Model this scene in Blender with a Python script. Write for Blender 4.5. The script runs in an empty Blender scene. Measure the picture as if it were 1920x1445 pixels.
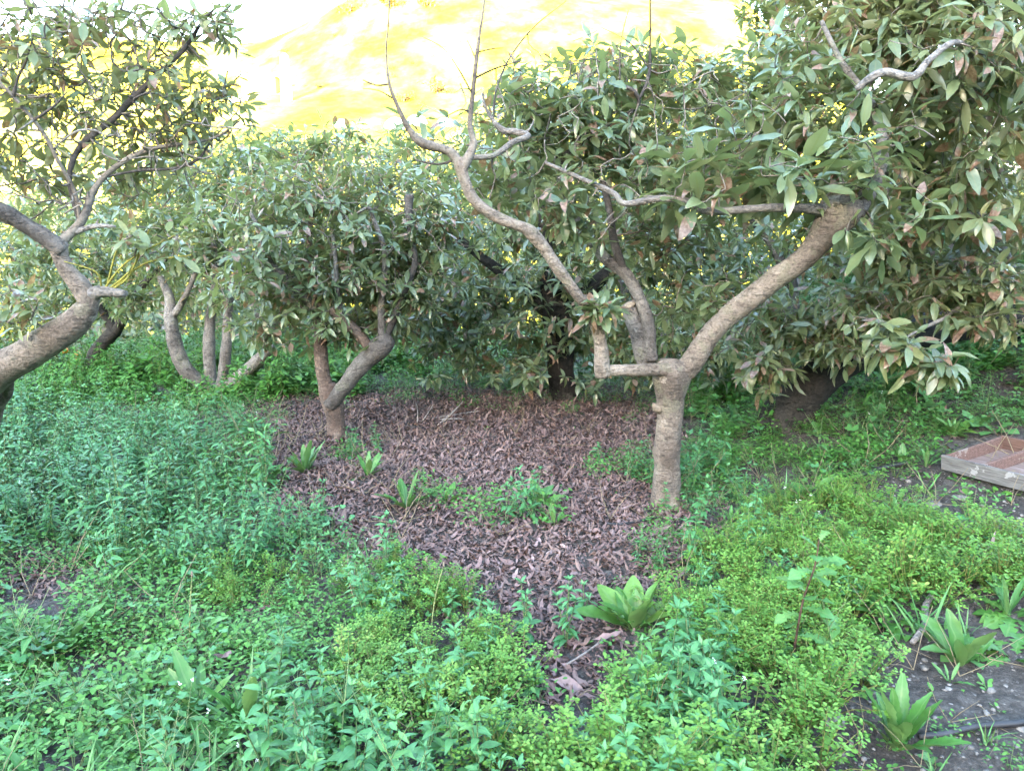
import bpy, math, random
import numpy as np
from mathutils import Vector, noise as mnoise

scene = bpy.context.scene
COL = scene.collection
rng = np.random.default_rng(7)
random.seed(7)

# ------------------------------------------------------------------ camera, sky, sun, exposure
CAM_H, PITCH, FPX = 1.45, math.radians(12.5), 1450.0
cd = bpy.data.cameras.new('camera')
cam = bpy.data.objects.new('camera', cd)
COL.objects.link(cam)
cam.location = (0, 0, CAM_H)
cam.rotation_euler = (math.radians(90) - PITCH, 0, 0)
cd.sensor_fit = 'HORIZONTAL'
cd.sensor_width = 36.0
cd.lens = 36.0 * FPX / 1920.0
cd.clip_start, cd.clip_end = 0.05, 3000
scene.camera = cam

SUN_EL, SUN_ROT = math.radians(13), math.radians(201)
world = bpy.data.worlds.new('World')
scene.world = world
world.use_nodes = True
wn = world.node_tree.nodes
sky = wn.new('ShaderNodeTexSky')
sky.sky_type = 'NISHITA'
sky.sun_disc = False
sky.sun_elevation = SUN_EL
sky.sun_rotation = SUN_ROT
world.node_tree.links.new(sky.outputs[0], wn['Background'].inputs[0])
wn['Background'].inputs[1].default_value = 0.15

sl = bpy.data.lights.new('sun', 'SUN')
sl.energy = 2.0
sl.angle = math.radians(0.5)
sl.color = (1.0, 0.93, 0.80)
sun = bpy.data.objects.new('sun', sl)
COL.objects.link(sun)
sdir = Vector((math.sin(SUN_ROT) * math.cos(SUN_EL), math.cos(SUN_ROT) * math.cos(SUN_EL), math.sin(SUN_EL)))
sun.rotation_euler = sdir.to_track_quat('Z', 'Y').to_euler()

vs = scene.view_settings
vs.view_transform = 'Standard'
vs.look = 'None'
vs.gamma = 1.0
vs.exposure = 4.55
try:
    vs.use_white_balance = True
    vs.white_balance_temperature = 7000
    vs.white_balance_tint = 10
except Exception:
    pass
scene.cycles.max_bounces = 6
scene.cycles.diffuse_bounces = 4
scene.cycles.glossy_bounces = 2
scene.cycles.transmission_bounces = 4
scene.cycles.caustics_reflective = False
scene.cycles.caustics_refractive = False

# ------------------------------------------------------------------ coordinates
CP, SP = math.cos(PITCH), math.sin(PITCH)


def P(px, py, Y):
    """pixel of the 1920x1445 photograph at world distance Y -> point"""
    a, b = (px - 960) / FPX, (722.5 - py) / FPX
    d = Vector((a, CP + b * SP, -SP + b * CP))
    return Vector((0, 0, CAM_H)) + d * (Y / d.y)


def pxm(Y, py=722):
    """metres per pixel at distance Y"""
    b = (722.5 - py) / FPX
    return Y / (CP + b * SP) / FPX


def sstep(a, b, x):
    t = np.clip((x - a) / (b - a), 0, 1)
    return t * t * (3 - 2 * t)


def G(x, y):
    """height of the ground"""
    x = np.asarray(x, float); y = np.asarray(y, float)
    h = 0.03 * np.sin(1.7 * x + 0.5 + 0.6 * y) + 0.025 * np.sin(2.3 * y + x * 0.7) + 0.012 * np.sin(5.1 * x - 3.3 * y) + 0.01 * np.sin(7.7 * y + 4.1 * x)
    h = h * (1 - sstep(9, 14, y))
    bank = sstep(0.9, 4.0, x - 0.1 * (y - 3)) * (0.24 + 0.15 * np.clip(y - 3, 0, 4))
    bank = bank + 0.34 * np.clip(x - 3.4, 0, 8) * sstep(3.4, 4.6, x)
    flat = np.exp(-(((x - 2.85) / 0.75) ** 2 + ((y - 4.25) / 0.6) ** 2))
    bank = bank - 0.6 * flat * np.clip(bank - 0.13, 0, 2)
    h = h + bank * (1 - 0.5 * sstep(7, 20, y))
    drop = np.clip(y - 7.0, 0, 60)
    h = h - 0.15 * drop * drop / (drop + 3.0)
    h = h - 0.05 * np.clip(-x - 3.0, 0, 30)
    return h


def project(x, y, z):
    dz = z - CAM_H
    depth = y * CP - dz * SP
    up = y * SP + dz * CP
    depth = np.maximum(depth, 1e-3)
    return 960 + x / depth * FPX, 722.5 - up / depth * FPX


def ground_at(px, py):
    """where the view ray through a pixel meets the ground"""
    a, b = (px - 960) / FPX, (722.5 - py) / FPX
    d = Vector((a, CP + b * SP, -SP + b * CP))
    d /= d.y
    lo, hi = 0.4, 40.0
    y = lo
    while y < hi:
        p = Vector((0, 0, CAM_H)) + d * y
        if p.z <= float(G(p.x, p.y)):
            break
        y += 0.02
    p = Vector((0, 0, CAM_H)) + d * y
    return Vector((p.x, p.y, float(G(p.x, p.y))))


def inpoly(px, py, poly):
    inside = np.zeros(px.shape, bool)
    n = len(poly)
    for i in range(n):
        x1, y1 = poly[i]; x2, y2 = poly[(i + 1) % n]
        c = ((y1 > py) != (y2 > py)) & (px < (x2 - x1) * (py - y1) / ((y2 - y1) + 1e-9) + x1)
        inside ^= c
    return inside


def clump(x, y, s, ph=0.0):
    """smooth pseudo-noise 0..1"""
    v = (np.sin(x * s + 1.3 * np.sin(y * s * 0.7 + ph) + ph) + np.sin(y * s * 1.1 + 1.7 * np.sin(x * s * 0.6 + 2 * ph)) + 0.7 * np.sin((x - y) * s * 1.9 + ph * 3))
    return np.clip(v / 5.4 + 0.5, 0, 1)


def sample(polys, dens, excl=(), clump_s=None, clump_lo=0.0, ph=0.0, feather=25):
    """random ground points whose pixel falls in one of the outlines"""
    out = []
    for poly in polys:
        pts = [ground_at(*q) for q in poly]
        x0, x1 = min(p.x for p in pts), max(p.x for p in pts)
        y0, y1 = min(p.y for p in pts), max(p.y for p in pts)
        n = int((x1 - x0) * (y1 - y0) * dens)
        x = rng.uniform(x0, x1, n); y = rng.uniform(y0, y1, n)
        z = G(x, y)
        px, py = project(x, y, z)
        jx = px + rng.normal(0, feather, n); jy = py + rng.normal(0, feather * 0.6, n)
        ok = inpoly(jx, jy, poly)
        for e in excl:
            ok &= ~inpoly(jx, jy, e)
            for hh in (0.10, 0.19):
                qx, qy = project(x, y, z + hh)
                ok &= ~inpoly(qx + (jx - px) * 0.5, qy + (jy - py) * 0.5, e)
        if clump_s:
            ok &= rng.uniform(0, 1, n) < np.clip((clump(x, y, clump_s, ph) - clump_lo) * 3.0, 0, 1)
        out.append(np.stack([x[ok], y[ok], z[ok]], 1))
    return np.concatenate(out) if out else np.zeros((0, 3))


# ------------------------------------------------------------------ mesh building
class MB:
    def __init__(self):
        self.V, self.F, self.A, self.n = [], [], [], 0

    def add(self, V, F, A=None):
        V = np.asarray(V, float).reshape(-1, 3)
        self.V.append(V)
        self.F.append(np.asarray(F, np.int64).reshape(-1, 3) + self.n)
        self.A.append(np.zeros((len(V), 3)) if A is None else np.asarray(A, float))
        self.n += len(V)

    def arrays(self):
        return np.concatenate(self.V), np.concatenate(self.F), np.concatenate(self.A)

    def tmpl(self):
        return self.arrays()

    def build(self, name, mat, parent=None, origin=None, smooth=True, attr=True):
        V, F, A = self.arrays()
        o0 = np.array(origin if origin is not None else (0, 0, 0), float)
        if parent is not None and origin is None:
            o0 = np.array(parent.location)
        me = bpy.data.meshes.new(name)
        V = V - o0
        me.vertices.add(len(V)); me.vertices.foreach_set('co', V.astype(np.float32).ravel())
        me.loops.add(len(F) * 3); me.loops.foreach_set('vertex_index', F.astype(np.int32).ravel())
        me.polygons.add(len(F)); me.polygons.foreach_set('loop_start', np.arange(0, len(F) * 3, 3, dtype=np.int32))
        me.polygons.foreach_set('use_smooth', np.full(len(F), smooth))
        if attr:
            at = me.attributes.new('leaf', 'FLOAT_VECTOR', 'POINT')
            at.data.foreach_set('vector', A.astype(np.float32).ravel())
        me.update(calc_edges=True)
        me.materials.append(mat)
        ob = bpy.data.objects.new(name, me)
        COL.objects.link(ob)
        if parent is not None:
            ob.parent = parent
            if origin is not None:
                ob.location = Vector(o0) - parent.location
        elif origin is not None:
            ob.location = o0
        return ob


def tag(o, label=None, cat=None, group=None, kind=None):
    if label: o['label'] = label
    if cat: o['category'] = cat
    if group: o['group'] = group
    if kind: o['kind'] = kind
    return o


def empty(name, loc, label, cat, group=None):
    o = bpy.data.objects.new(name, None)
    COL.objects.link(o)
    o.location = loc
    o.empty_display_size = 0.1
    return tag(o, label, cat, group)


def resample(pts, step):
    """Catmull-Rom through (Vector, radius)"""
    out = []
    n = len(pts)
    for i in range(n - 1):
        p0, p1, p2, p3 = pts[max(i - 1, 0)], pts[i], pts[i + 1], pts[min(i + 2, n - 1)]
        k = max(1, int((p2[0] - p1[0]).length / step))
        for j in range(k):
            t = j / k
            def cr(a, b, c, d):
                return 0.5 * (2 * b + (c - a) * t + (2 * a - 5 * b + 4 * c - d) * t * t + (3 * b - a - 3 * c + d) * t ** 3)
            out.append((cr(p0[0], p1[0], p2[0], p3[0]), max(0.0012, cr(p0[1], p1[1], p2[1], p3[1]))))
    out.append(pts[-1])
    return out


def tube(mb, pts, sides=8, step=0.03, bump=0.0, seed=0.0, A=(0.5, -1, 0), cap=True, bfreq=9.0):
    r = resample(pts, step) if step else pts
    n = len(r)
    V, F = [], []
    prev = None
    for i, (p, rad) in enumerate(r):
        if bump: rad = rad * (1 + 0.45 * bump * mnoise.noise(Vector((i * 0.83, seed * 3.1, 1.7))))
        t = (r[min(i + 1, n - 1)][0] - r[max(i - 1, 0)][0])
        t = t.normalized() if t.length > 1e-9 else Vector((0, 0, 1))
        if prev is None:
            a = Vector((1, 0, 0)) if abs(t.x) < 0.8 else Vector((0, 1, 0))
            u = (a - t * a.dot(t)).normalized()
        else:
            u = prev - t * prev.dot(t)
            u = u.normalized() if u.length > 1e-6 else t.orthogonal().normalized()
        prev = u
        w = t.cross(u)
        for k in range(sides):
            an = 2 * math.pi * k / sides
            d = u * math.cos(an) + w * math.sin(an)
            rr = rad
            if bump:
                q = (p + d * rad) * bfreq + Vector((seed, seed * 1.7, 0))
                rr = rad * (1 + bump * mnoise.noise(q) + bump * 0.55 * mnoise.noise(q * 2.7))
            V.append(p + d * rr)
    for i in range(n - 1):
        for k in range(sides):
            a, b = i * sides + k, i * sides + (k + 1) % sides
            c, d = a + sides, b + sides
            F += [(a, b, d), (a, d, c)]
    if cap:
        for i, s in ((0, -1), (n - 1, 1)):
            c = len(V)
            tdir = (r[min(i + 1, n - 1)][0] - r[max(i - 1, 0)][0]).normalized()
            V.append(r[i][0] + tdir * (s * r[i][1] * 0.25))
            for k in range(sides):
                a, b = i * sides + k, i * sides + (k + 1) % sides
                F.append((c, a, b) if s > 0 else (c, b, a))
    Vn = np.array([tuple(v) for v in V])
    mb.add(Vn, F, np.tile(np.array(A, float), (len(Vn), 1)))
    return r


def leaf_tmpl(rows, fold=0.25, droop=0.3, twist=0.0, pet=0.15, wave=0.0):
    """rows: (u, half width); a folded, drooping blade along +x with a thin stalk"""
    V, U = [], []
    rws = ([(-pet, 0.012)] if pet else []) + list(rows)
    for (u, w) in rws:
        z = -droop * max(u, 0) ** 2
        tw = twist * u
        for s in (-1, 0, 1):
            y = s * w
            zz = z + fold * w * abs(s) + wave * math.sin(u * 17 + s * 2) * w
            V.append((u * (1 - 0.15 * droop * max(u, 0)), y * math.cos(tw) - 0 * zz, zz + y * math.sin(tw)))
            U.append((0, u, s))
    F = []
    for i in range(len(rws) - 1):
        a = i * 3
        for s in (0, 1):
            F += [(a + s, a + 3 + s, a + 4 + s), (a + s, a + 4 + s, a + 1 + s)]
    V = np.array(V, float); V[:, 0] += pet
    return V, np.array(F), np.array(U, float)


def inst(mb, T, M, pos, sc, rnd):
    """copies of a template merged into one mesh"""
    TV, TF, TA = T
    n = len(pos)
    if n == 0: return
    sc = np.asarray(sc, float)
    if sc.ndim == 1: sc = np.repeat(sc[:, None], 3, 1)
    V = np.einsum('nij,nvj->nvi', M, TV[None] * sc[:, None, :]) + pos[:, None, :]
    F = TF[None] + (np.arange(n) * len(TV))[:, None, None]
    A = np.repeat(TA[None], n, 0).copy()
    A[:, :, 0] = np.where(TA[None, :, 0] > 0, np.clip(TA[None, :, 0] * 0.6 + 0.42 * rnd[:, None], 0, 1), rnd[:, None])
    mb.add(V.reshape(-1, 3), F.reshape(-1, 3), A.reshape(-1, 3))


def frames(d, up):
    """columns: direction, side, normal"""
    d = d / np.maximum(np.linalg.norm(d, axis=1, keepdims=True), 1e-9)
    n = up - d * np.sum(up * d, 1, keepdims=True)
    n = n / np.maximum(np.linalg.norm(n, axis=1, keepdims=True), 1e-6)
    s = np.cross(n, d)
    return np.stack([d, s, n], 2)


def rotz(a, tilt=0.0):
    n = len(a)
    ta = rng.uniform(0, 2 * math.pi, n)
    tl = np.abs(rng.normal(0, tilt, n)) if tilt else np.zeros(n)
    c, s = np.cos(a), np.sin(a)
    Rz = np.zeros((n, 3, 3)); Rz[:, 0, 0] = c; Rz[:, 0, 1] = -s; Rz[:, 1, 0] = s; Rz[:, 1, 1] = c; Rz[:, 2, 2] = 1
    ax = np.stack([np.cos(ta), np.sin(ta), np.zeros(n)], 1)
    K = np.zeros((n, 3, 3)); K[:, 0, 2] = ax[:, 1]; K[:, 1, 2] = -ax[:, 0]; K[:, 2, 0] = -ax[:, 1]; K[:, 2, 1] = ax[:, 0]
    R = np.eye(3)[None] + np.sin(tl)[:, None, None] * K + (1 - np.cos(tl))[:, None, None] * (K @ K)
    return R @ Rz


# ------------------------------------------------------------------ materials
def new_mat(name):
    m = bpy.data.materials.new(name)
    m.use_nodes = True
    nt = m.node_tree
    b = nt.nodes['Principled BSDF']
    return m, nt, b


def N(nt, typ, **kw):
    n = nt.nodes.new(typ)
    for k, v in kw.items():
        setattr(n, k, v)
    return n


def ramp(nt, fac, stops):
    r = N(nt, 'ShaderNodeValToRGB')
    el = r.color_ramp.elements
    while len(el) < len(stops): el.new(0.5)
    for e, (p, c) in zip(el, stops):
        e.position = p
        e.color = (*c, 1)
    nt.links.new(fac, r.inputs[0])
    return r.outputs[0]


def mixc(nt, fac, a, b, blend='MIX'):
    m = N(nt, 'ShaderNodeMix', data_type='RGBA', blend_type=blend)
    for sock, v in ((m.inputs[0], fac), (m.inputs[6], a), (m.inputs[7], b)):
        if isinstance(v, (int, float)): sock.default_value = v
        elif isinstance(v, tuple): sock.default_value = (*v, 1)
        else: nt.links.new(v, sock)
    return m.outputs[2]


def mth(nt, op, a, b=None, c=None):
    m = N(nt, 'ShaderNodeMath', operation=op)
    for i, v in enumerate((a, b, c)):
        if v is None: continue
        if isinstance(v, (int, float)): m.inputs[i].default_value = v
        else: nt.links.new(v, m.inputs[i])
    return m.outputs[0]


def noise_tex(nt, scale, detail=4, rough=0.55, vec=None, dist=0.0):
    n = N(nt, 'ShaderNodeTexNoise')
    n.inputs['Scale'].default_value = scale
    n.inputs['Detail'].default_value = detail
    n.inputs['Roughness'].default_value = rough
    n.inputs['Distortion'].default_value = dist
    if vec is not None: nt.links.new(vec, n.inputs['Vector'])
    return n.outputs[0]


def leaf_mat(name, stops, stem=(0.16, 0.17, 0.06), flower=(0.8, 0.8, 0.75), tip=0.0, rough=0.42, transl=0.28, back=(0.11, 0.15, 0.07), vein=(0.2, 0.24, 0.1), spec=0.5, veinmix=0.5, var=0.35, coat=0.0):
    m, nt, b = new_mat(name)
    at = N(nt, 'ShaderNodeAttribute', attribute_name='leaf')
    sp = N(nt, 'ShaderNodeSeparateXYZ')
    nt.links.new(at.outputs['Vector'], sp.inputs[0])
    r, u, v = sp.outputs
    tc = N(nt, 'ShaderNodeTexCoord')
    col = ramp(nt, r, stops)
    nz = noise_tex(nt, 60, 3, vec=tc.outputs['Object'])
    nv = mth(nt, 'MULTIPLY_ADD', nz, var * 2, 1 - var)
    hs = N(nt, 'ShaderNodeHueSaturation')
    nt.links.new(col, hs.inputs['Color']); nt.links.new(nv, hs.inputs['Value'])
    col = hs.outputs[0]
    bf = N(nt, 'ShaderNodeNewGeometry').outputs['Backfacing']
    if back:
        col = mixc(nt, mth(nt, 'MULTIPLY', bf, 0.75), col, back)
    vm = mth(nt, 'LESS_THAN', mth(nt, 'ABSOLUTE', v), 0.13)
    col = mixc(nt, mth(nt, 'MULTIPLY', vm, veinmix), col, vein)
    if tip:
        fr = mth(nt, 'FRACT', mth(nt, 'MULTIPLY', r, 37.7))
        edge = mth(nt, 'ADD', mth(nt, 'SUBTRACT', u, 1.15), mth(nt, 'MULTIPLY', mth(nt, 'SUBTRACT', nz, 0.35), 0.9))
        th = mth(nt, 'GREATER_THAN', mth(nt, 'ADD', edge, mth(nt, 'MULTIPLY', mth(nt, 'GREATER_THAN', fr, 1 - tip), 0.6)), 0.0)
        brown = ramp(nt, nz, [(0.3, (0.15, 0.08, 0.05)), (0.55, (0.28, 0.175, 0.125)), (0.75, (0.42, 0.32, 0.26))])
        col = mixc(nt, th, col, brown)
    col = mixc(nt, mth(nt, 'LESS_THAN', u, -0.5), col, stem)
    col = mixc(nt, mth(nt, 'LESS_THAN', u, -1.5), col, flower)
    nt.links.new(col, b.inputs['Base Color'])
    b.inputs['Roughness'].default_value = rough
    b.inputs['Specular IOR Level'].default_value = spec
    if coat:
        b.inputs['Coat Weight'].default_value = coat; b.inputs['Coat Roughness'].default_value = 0.22
    if transl:
        t = N(nt, 'ShaderNodeBsdfTranslucent')
        tcx = mixc(nt, 1.0, col, (1.0, 1.0, 0.55), 'MULTIPLY')
        nt.links.new(tcx, t.inputs[0])
        mx = N(nt, 'ShaderNodeMixShader')
        mx.inputs[0].default_value = transl
        nt.links.new(b.outputs[0], mx.inputs[1]); nt.links.new(t.outputs[0], mx.inputs[2])
        nt.links.new(mx.outputs[0], nt.nodes['Material Output'].inputs[0])
    return m


def bark_mat(name, base, light, dark, ring=1.0, scale=1.0, bump=0.6, moss=0.0):
    m, nt, b = new_mat(name)
    tc = N(nt, 'ShaderNodeTexCoord')
    mp = N(nt, 'ShaderNodeMapping')
    mp.inputs['Scale'].default_value = (scale, scale, scale * (1 + 0.9 * ring))
    nt.links.new(tc.outputs['Object'], mp.inputs[0])
    n1 = noise_tex(nt, 16, 6, 0.65, mp.outputs[0], 0.6)
    n2 = noise_tex(nt, 5 * scale, 5, 0.6, tc.outputs['Object'])
    n3 = noise_tex(nt, 90 * scale, 3, 0.6, tc.outputs['Object'])
    c = ramp(nt, n1, [(0.28, dark), (0.44, base), (0.58, base), (0.76, light)])
    stain = ramp(nt, noise_tex(nt, 2.2 * scale, 4, 0.6, tc.outputs['Object']), [(0.38, (0.5, 0.48, 0.48)), (0.55, (1.0, 1.0, 1.0))])
    c = mixc(nt, 1.0, c, stain, 'MULTIPLY')
    c = mixc(nt, mth(nt, 'MULTIPLY', mth(nt, 'GREATER_THAN', n2, 0.6), 0.45), c, light)
    c = mixc(nt, mth(nt, 'MULTIPLY', mth(nt, 'LESS_THAN', n2, 0.37), 0.55), c, dark)
    sm = N(nt, 'ShaderNodeMapRange'); sm.inputs[1].default_value = 0.35; sm.inputs[2].default_value = 0.65; sm.inputs[3].default_value = 0.74; sm.inputs[4].default_value = 1.2
    nt.links.new(n3, sm.inputs[0])
    hs = N(nt, 'ShaderNodeHueSaturation')
    nt.links.new(c, hs.inputs['Color']); nt.links.new(sm.outputs[0], hs.inputs['Value'])
    c = hs.outputs[0]
    if moss:
        n4 = noise_tex(nt, 9, 4, 0.6, tc.outputs['Object'])
        c = mixc(nt, mth(nt, 'MULTIPLY', mth(nt, 'GREATER_THAN', n4, 0.58), moss), c, (0.16, 0.17, 0.10))
    nt.links.new(c, b.inputs['Base Color'])
    b.inputs['Roughness'].default_value = 0.85
    b.inputs['Specular IOR Level'].default_value = 0.25
    mp2 = N(nt, 'ShaderNodeMapping'); mp2.inputs['Scale'].default_value = (scale * 0.8, scale * 0.8, scale * (1 + 2.3 * ring))
    nt.links.new(tc.outputs['Object'], mp2.inputs[0])
    n5 = noise_tex(nt, 24, 5, 0.7, mp2.outputs[0], 1.6)
    crk = N(nt, 'ShaderNodeMapRange'); crk.inputs[1].default_value = 0.38; crk.inputs[2].default_value = 0.46; crk.inputs[3].default_value = 0.55; crk.inputs[4].default_value = 1.0
    nt.links.new(n5, crk.inputs[0])
    hs2 = N(nt, 'ShaderNodeHueSaturation'); nt.links.new(c, hs2.inputs['Color']); nt.links.new(crk.outputs[0], hs2.inputs['Value'])
    nt.links.new(hs2.outputs[0], b.inputs['Base Color'])
    bp = N(nt, 'ShaderNodeBump'); bp.inputs['Strength'].default_value = min(1.0, bump * 1.4); bp.inputs['Distance'].default_value = 0.016
    hsum = mth(nt, 'ADD', mth(nt, 'ADD', n1, mth(nt, 'MULTIPLY', crk.outputs[0], 0.4)), mth(nt, 'MULTIPLY', n3, 0.35))
    nt.links.new(hsum, bp.inputs['Height']); nt.links.new(bp.outputs[0], b.inputs['Normal'])
    return m


AVO = [(0.0, (0.066, 0.118, 0.066)), (0.3, (0.112, 0.172, 0.092)), (0.6, (0.165, 0.225, 0.112)), (0.8, (0.195, 0.240, 0.115)), (0.93, (0.26, 0.27, 0.115)), (0.965, (0.31, 0.22, 0.15)), (1.0, (0.31, 0.21, 0.17))]
M_AVO = leaf_mat('avocado_leaf', AVO, tip=0.14, rough=0.33, transl=0.42, back=(0.21, 0.25, 0.145), vein=(0.20, 0.23, 0.10), spec=0.7, coat=0.5)
M_AVO_OLD_GLARE = leaf_mat('scorched_glare_avocado_leaf', [(p, (c[0] * 1.08 + 0.008, c[1] * 1.08, c[2] * 1.08)) for p, c in AVO], tip=0.18, rough=0.36, transl=0.46, back=(0.23, 0.235, 0.15), vein=(0.22, 0.23, 0.11), spec=0.7, coat=0.4)  # brown tips, plus a paler tone with veiling glare mixed into the colour
M_AVO_FAR = leaf_mat('orchard_leaf', AVO, tip=0.10, rough=0.36, transl=0.45, back=(0.20, 0.24, 0.13), veinmix=0.0, spec=0.7, coat=0.4)
M_BUSH = leaf_mat('scrub_leaf', [(0, (0.10, 0.07, 0.03)), (0.5, (0.17, 0.11, 0.04)), (1, (0.24, 0.14, 0.06))], transl=0.1, rough=0.7, veinmix=0, back=None)
M_CITRUS = leaf_mat('citrus_leaf', [(0, (0.05, 0.08, 0.02)), (0.6, (0.12, 0.14, 0.03)), (1, (0.22, 0.2, 0.05))], transl=0.25, back=(0.14, 0.16, 0.06), veinmix=0)
M_BARK = bark_mat('tan_bark', (0.21, 0.172, 0.142), (0.34, 0.295, 0.25), (0.075, 0.058, 0.047), ring=1.0, moss=0.22)
M_BARK_GREY = bark_mat('grey_bark', (0.165, 0.148, 0.134), (0.28, 0.258, 0.235), (0.065, 0.055, 0.05), ring=0.5, moss=0.25)
M_BARK_PALE = bark_mat('pale_bark', (0.22, 0.205, 0.19), (0.32, 0.305, 0.29), (0.09, 0.08, 0.075), ring=0.6)
M_BARK_RED = bark_mat('reddish_bark', (0.165, 0.118, 0.095), (0.25, 0.195, 0.16), (0.10, 0.06, 0.045), ring=0.9)
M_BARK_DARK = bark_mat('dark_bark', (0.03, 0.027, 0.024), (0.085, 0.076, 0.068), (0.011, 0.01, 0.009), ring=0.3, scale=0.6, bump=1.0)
M_TWIG = bark_mat('twig_bark', (0.19, 0.165, 0.14), (0.29, 0.26, 0.225), (0.07, 0.06, 0.055), ring=0.4, bump=0.2)
M_TWIG_DARK = bark_mat('dark_twig_bark', (0.075, 0.067, 0.062), (0.14, 0.128, 0.12), (0.035, 0.03, 0.028), ring=0.4, bump=0.2)
M_CUT = bark_mat('cut_wood', (0.24, 0.195, 0.15), (0.33, 0.28, 0.23), (0.14, 0.105, 0.08), ring=0.3, bump=0.2)
M_SHOOT = bark_mat('green_shoot', (0.28, 0.27, 0.06), (0.38, 0.36, 0.10), (0.18, 0.17, 0.05), ring=0.2, bump=0.1)

# ------------------------------------------------------------------ ground
def soil_mat():
    m, nt, b = new_mat('orchard_soil')
    tc = N(nt, 'ShaderNodeTexCoord')
    n1 = noise_tex(nt, 1.6, 6, 0.6, tc.outputs['Object'])
    n2 = noise_tex(nt, 28, 6, 0.7, tc.outputs['Object'])
    vo = N(nt, 'ShaderNodeTexVoronoi'); vo.inputs['Scale'].default_value = 70
    nt.links.new(tc.outputs['Object'], vo.inputs['Vector'])
    c = ramp(nt, n2, [(0.25, (0.018, 0.016, 0.0145)), (0.46, (0.056, 0.049, 0.045)), (0.62, (0.115, 0.104, 0.095)), (0.82, (0.20, 0.188, 0.175))])
    c = mixc(nt, mth(nt, 'MULTIPLY', mth(nt, 'GREATER_THAN', n1, 0.5), 0.45), c, (0.035, 0.027, 0.024))
    peb = mth(nt, 'GREATER_THAN', N_sep(nt, vo.outputs['Color']), 0.8)
    peb = mth(nt, 'MULTIPLY', peb, mth(nt, 'LESS_THAN', vo.outputs['Distance'], 0.32))
    c = mixc(nt, mth(nt, 'MULTIPLY', peb, 0.8), c, (0.15, 0.14, 0.132))
    nt.links.new(c, b.inputs['Base Color'])
    b.inputs['Roughness'].default_value = 0.95
    bp = N(nt, 'ShaderNodeBump'); bp.inputs['Strength'].default_value = 1.0; bp.inputs['Distance'].default_value = 0.05
    nt.links.new(mth(nt, 'ADD', n2, mth(nt, 'MULTIPLY', peb, 0.4)), bp.inputs['Height']); nt.links.new(bp.outputs[0], b.inputs['Normal'])
    return m


def N_sep(nt, colsock):
    s = N(nt, 'ShaderNodeSeparateColor')
    nt.links.new(colsock, s.inputs[0])
    return s.outputs[0]


def grid_mesh(name, xs, ys, hfun, mat, kind='structure'):
    X, Yy = np.meshgrid(xs, ys)
    Z = hfun(X, Yy)
    nx, ny = len(xs), len(ys)
    V = np.stack([X, Yy, Z], 2).reshape(-1, 3)
    i = (np.arange(ny - 1)[:, None] * nx + np.arange(nx - 1)[None]).ravel()
    F = np.concatenate([np.stack([i, i + 1, i + nx + 1], 1), np.stack([i, i + nx + 1, i + nx], 1)])
    mb = MB(); mb.add(V, F)
    o = mb.build(name, mat, attr=False)
    return tag(o, kind=kind)


M_SOIL = soil_mat()
xs = np.concatenate([np.linspace(-150, -30, 14)[:-1], np.linspace(-30, -5, 26)[:-1], np.linspace(-5, 6, 190), np.linspace(6, 30, 26)[1:], np.linspace(30, 150, 14)[1:]])
ys = np.concatenate([np.linspace(-60, 0.5, 24)[:-1], np.linspace(0.5, 9, 150), np.linspace(9, 30, 40)[1:], np.linspace(30, 75, 16)[1:]])
rough = lambda x, y: G(x, y) + 0.008 * np.sin(31 * x + 7 * y) * np.sin(27 * y - 5 * x) + 0.005 * np.sin(57 * x) * np.sin(61 * y)
grid_mesh('ground', xs, ys, rough, M_SOIL)


def hill_mat():
    m, nt, b = new_mat('dry_hillside')
    tc = N(nt, 'ShaderNodeTexCoord')
    mp = N(nt, 'ShaderNodeMapping'); mp.inputs['Scale'].default_value = (1.0, 0.45, 1.0)
    nt.links.new(tc.outputs['Object'], mp.inputs[0])
    n1 = noise_tex(nt, 0.09, 8, 0.68, mp.outputs[0], 0.1)
    n2 = noise_tex(nt, 0.5, 5, 0.65, tc.outputs['Object'])
    c = ramp(nt, n1, [(0.36, (0.34, 0.28, 0.010)), (0.44, (0.42, 0.36, 0.022)), (0.51, (0.46, 0.41, 0.05)), (0.58, (0.50, 0.45, 0.09)), (0.68, (0.56, 0.53, 0.24))])
    c = mixc(nt, mth(nt, 'MULTIPLY', mth(nt, 'GREATER_THAN', n2, 0.56), 0.55), c, (0.34, 0.27, 0.03))
    nt.links.new(c, b.inputs['Base Color'])
    b.inputs['Roughness'].default_value = 1.0
    b.inputs['Specular IOR Level'].default_value = 0.1
    return m


def hill_h(x, y):
    rid = 52 - 13 * sstep(-20, -60, x) - 42 * sstep(44, 85, x)
    t = np.clip((y - 58) / 125.0, 0, 1)
    h = -8.5 + (rid + 8.5) * t
    h = h + 1.4 * np.sin(0.09 * y + 0.03 * x) * sstep(60, 80, y) + 1.0 * np.sin(0.07 * x + 0.05 * y) - 1.0
    return h - np.clip(y - 184, 0, 200) * 0.4


M_HILL = hill_mat()
grid_mesh('far_hillside', np.linspace(-220, 260, 130), np.linspace(56, 300, 90), hill_h, M_HILL)
grid_mesh('added_shade_hill', np.linspace(-260, 260, 60), np.linspace(-200, -14, 40),  # unseen ridge behind the camera, added to keep sun off the orchard
          lambda x, y: -6 + 33 * sstep(-14, -75, y) + 3 * np.sin(0.05 * x), bark_mat('added_hill_green', (0.05, 0.06, 0.03), (0.08, 0.08, 0.04), (0.03, 0.035, 0.02), scale=0.05, bump=0.1))

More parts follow.
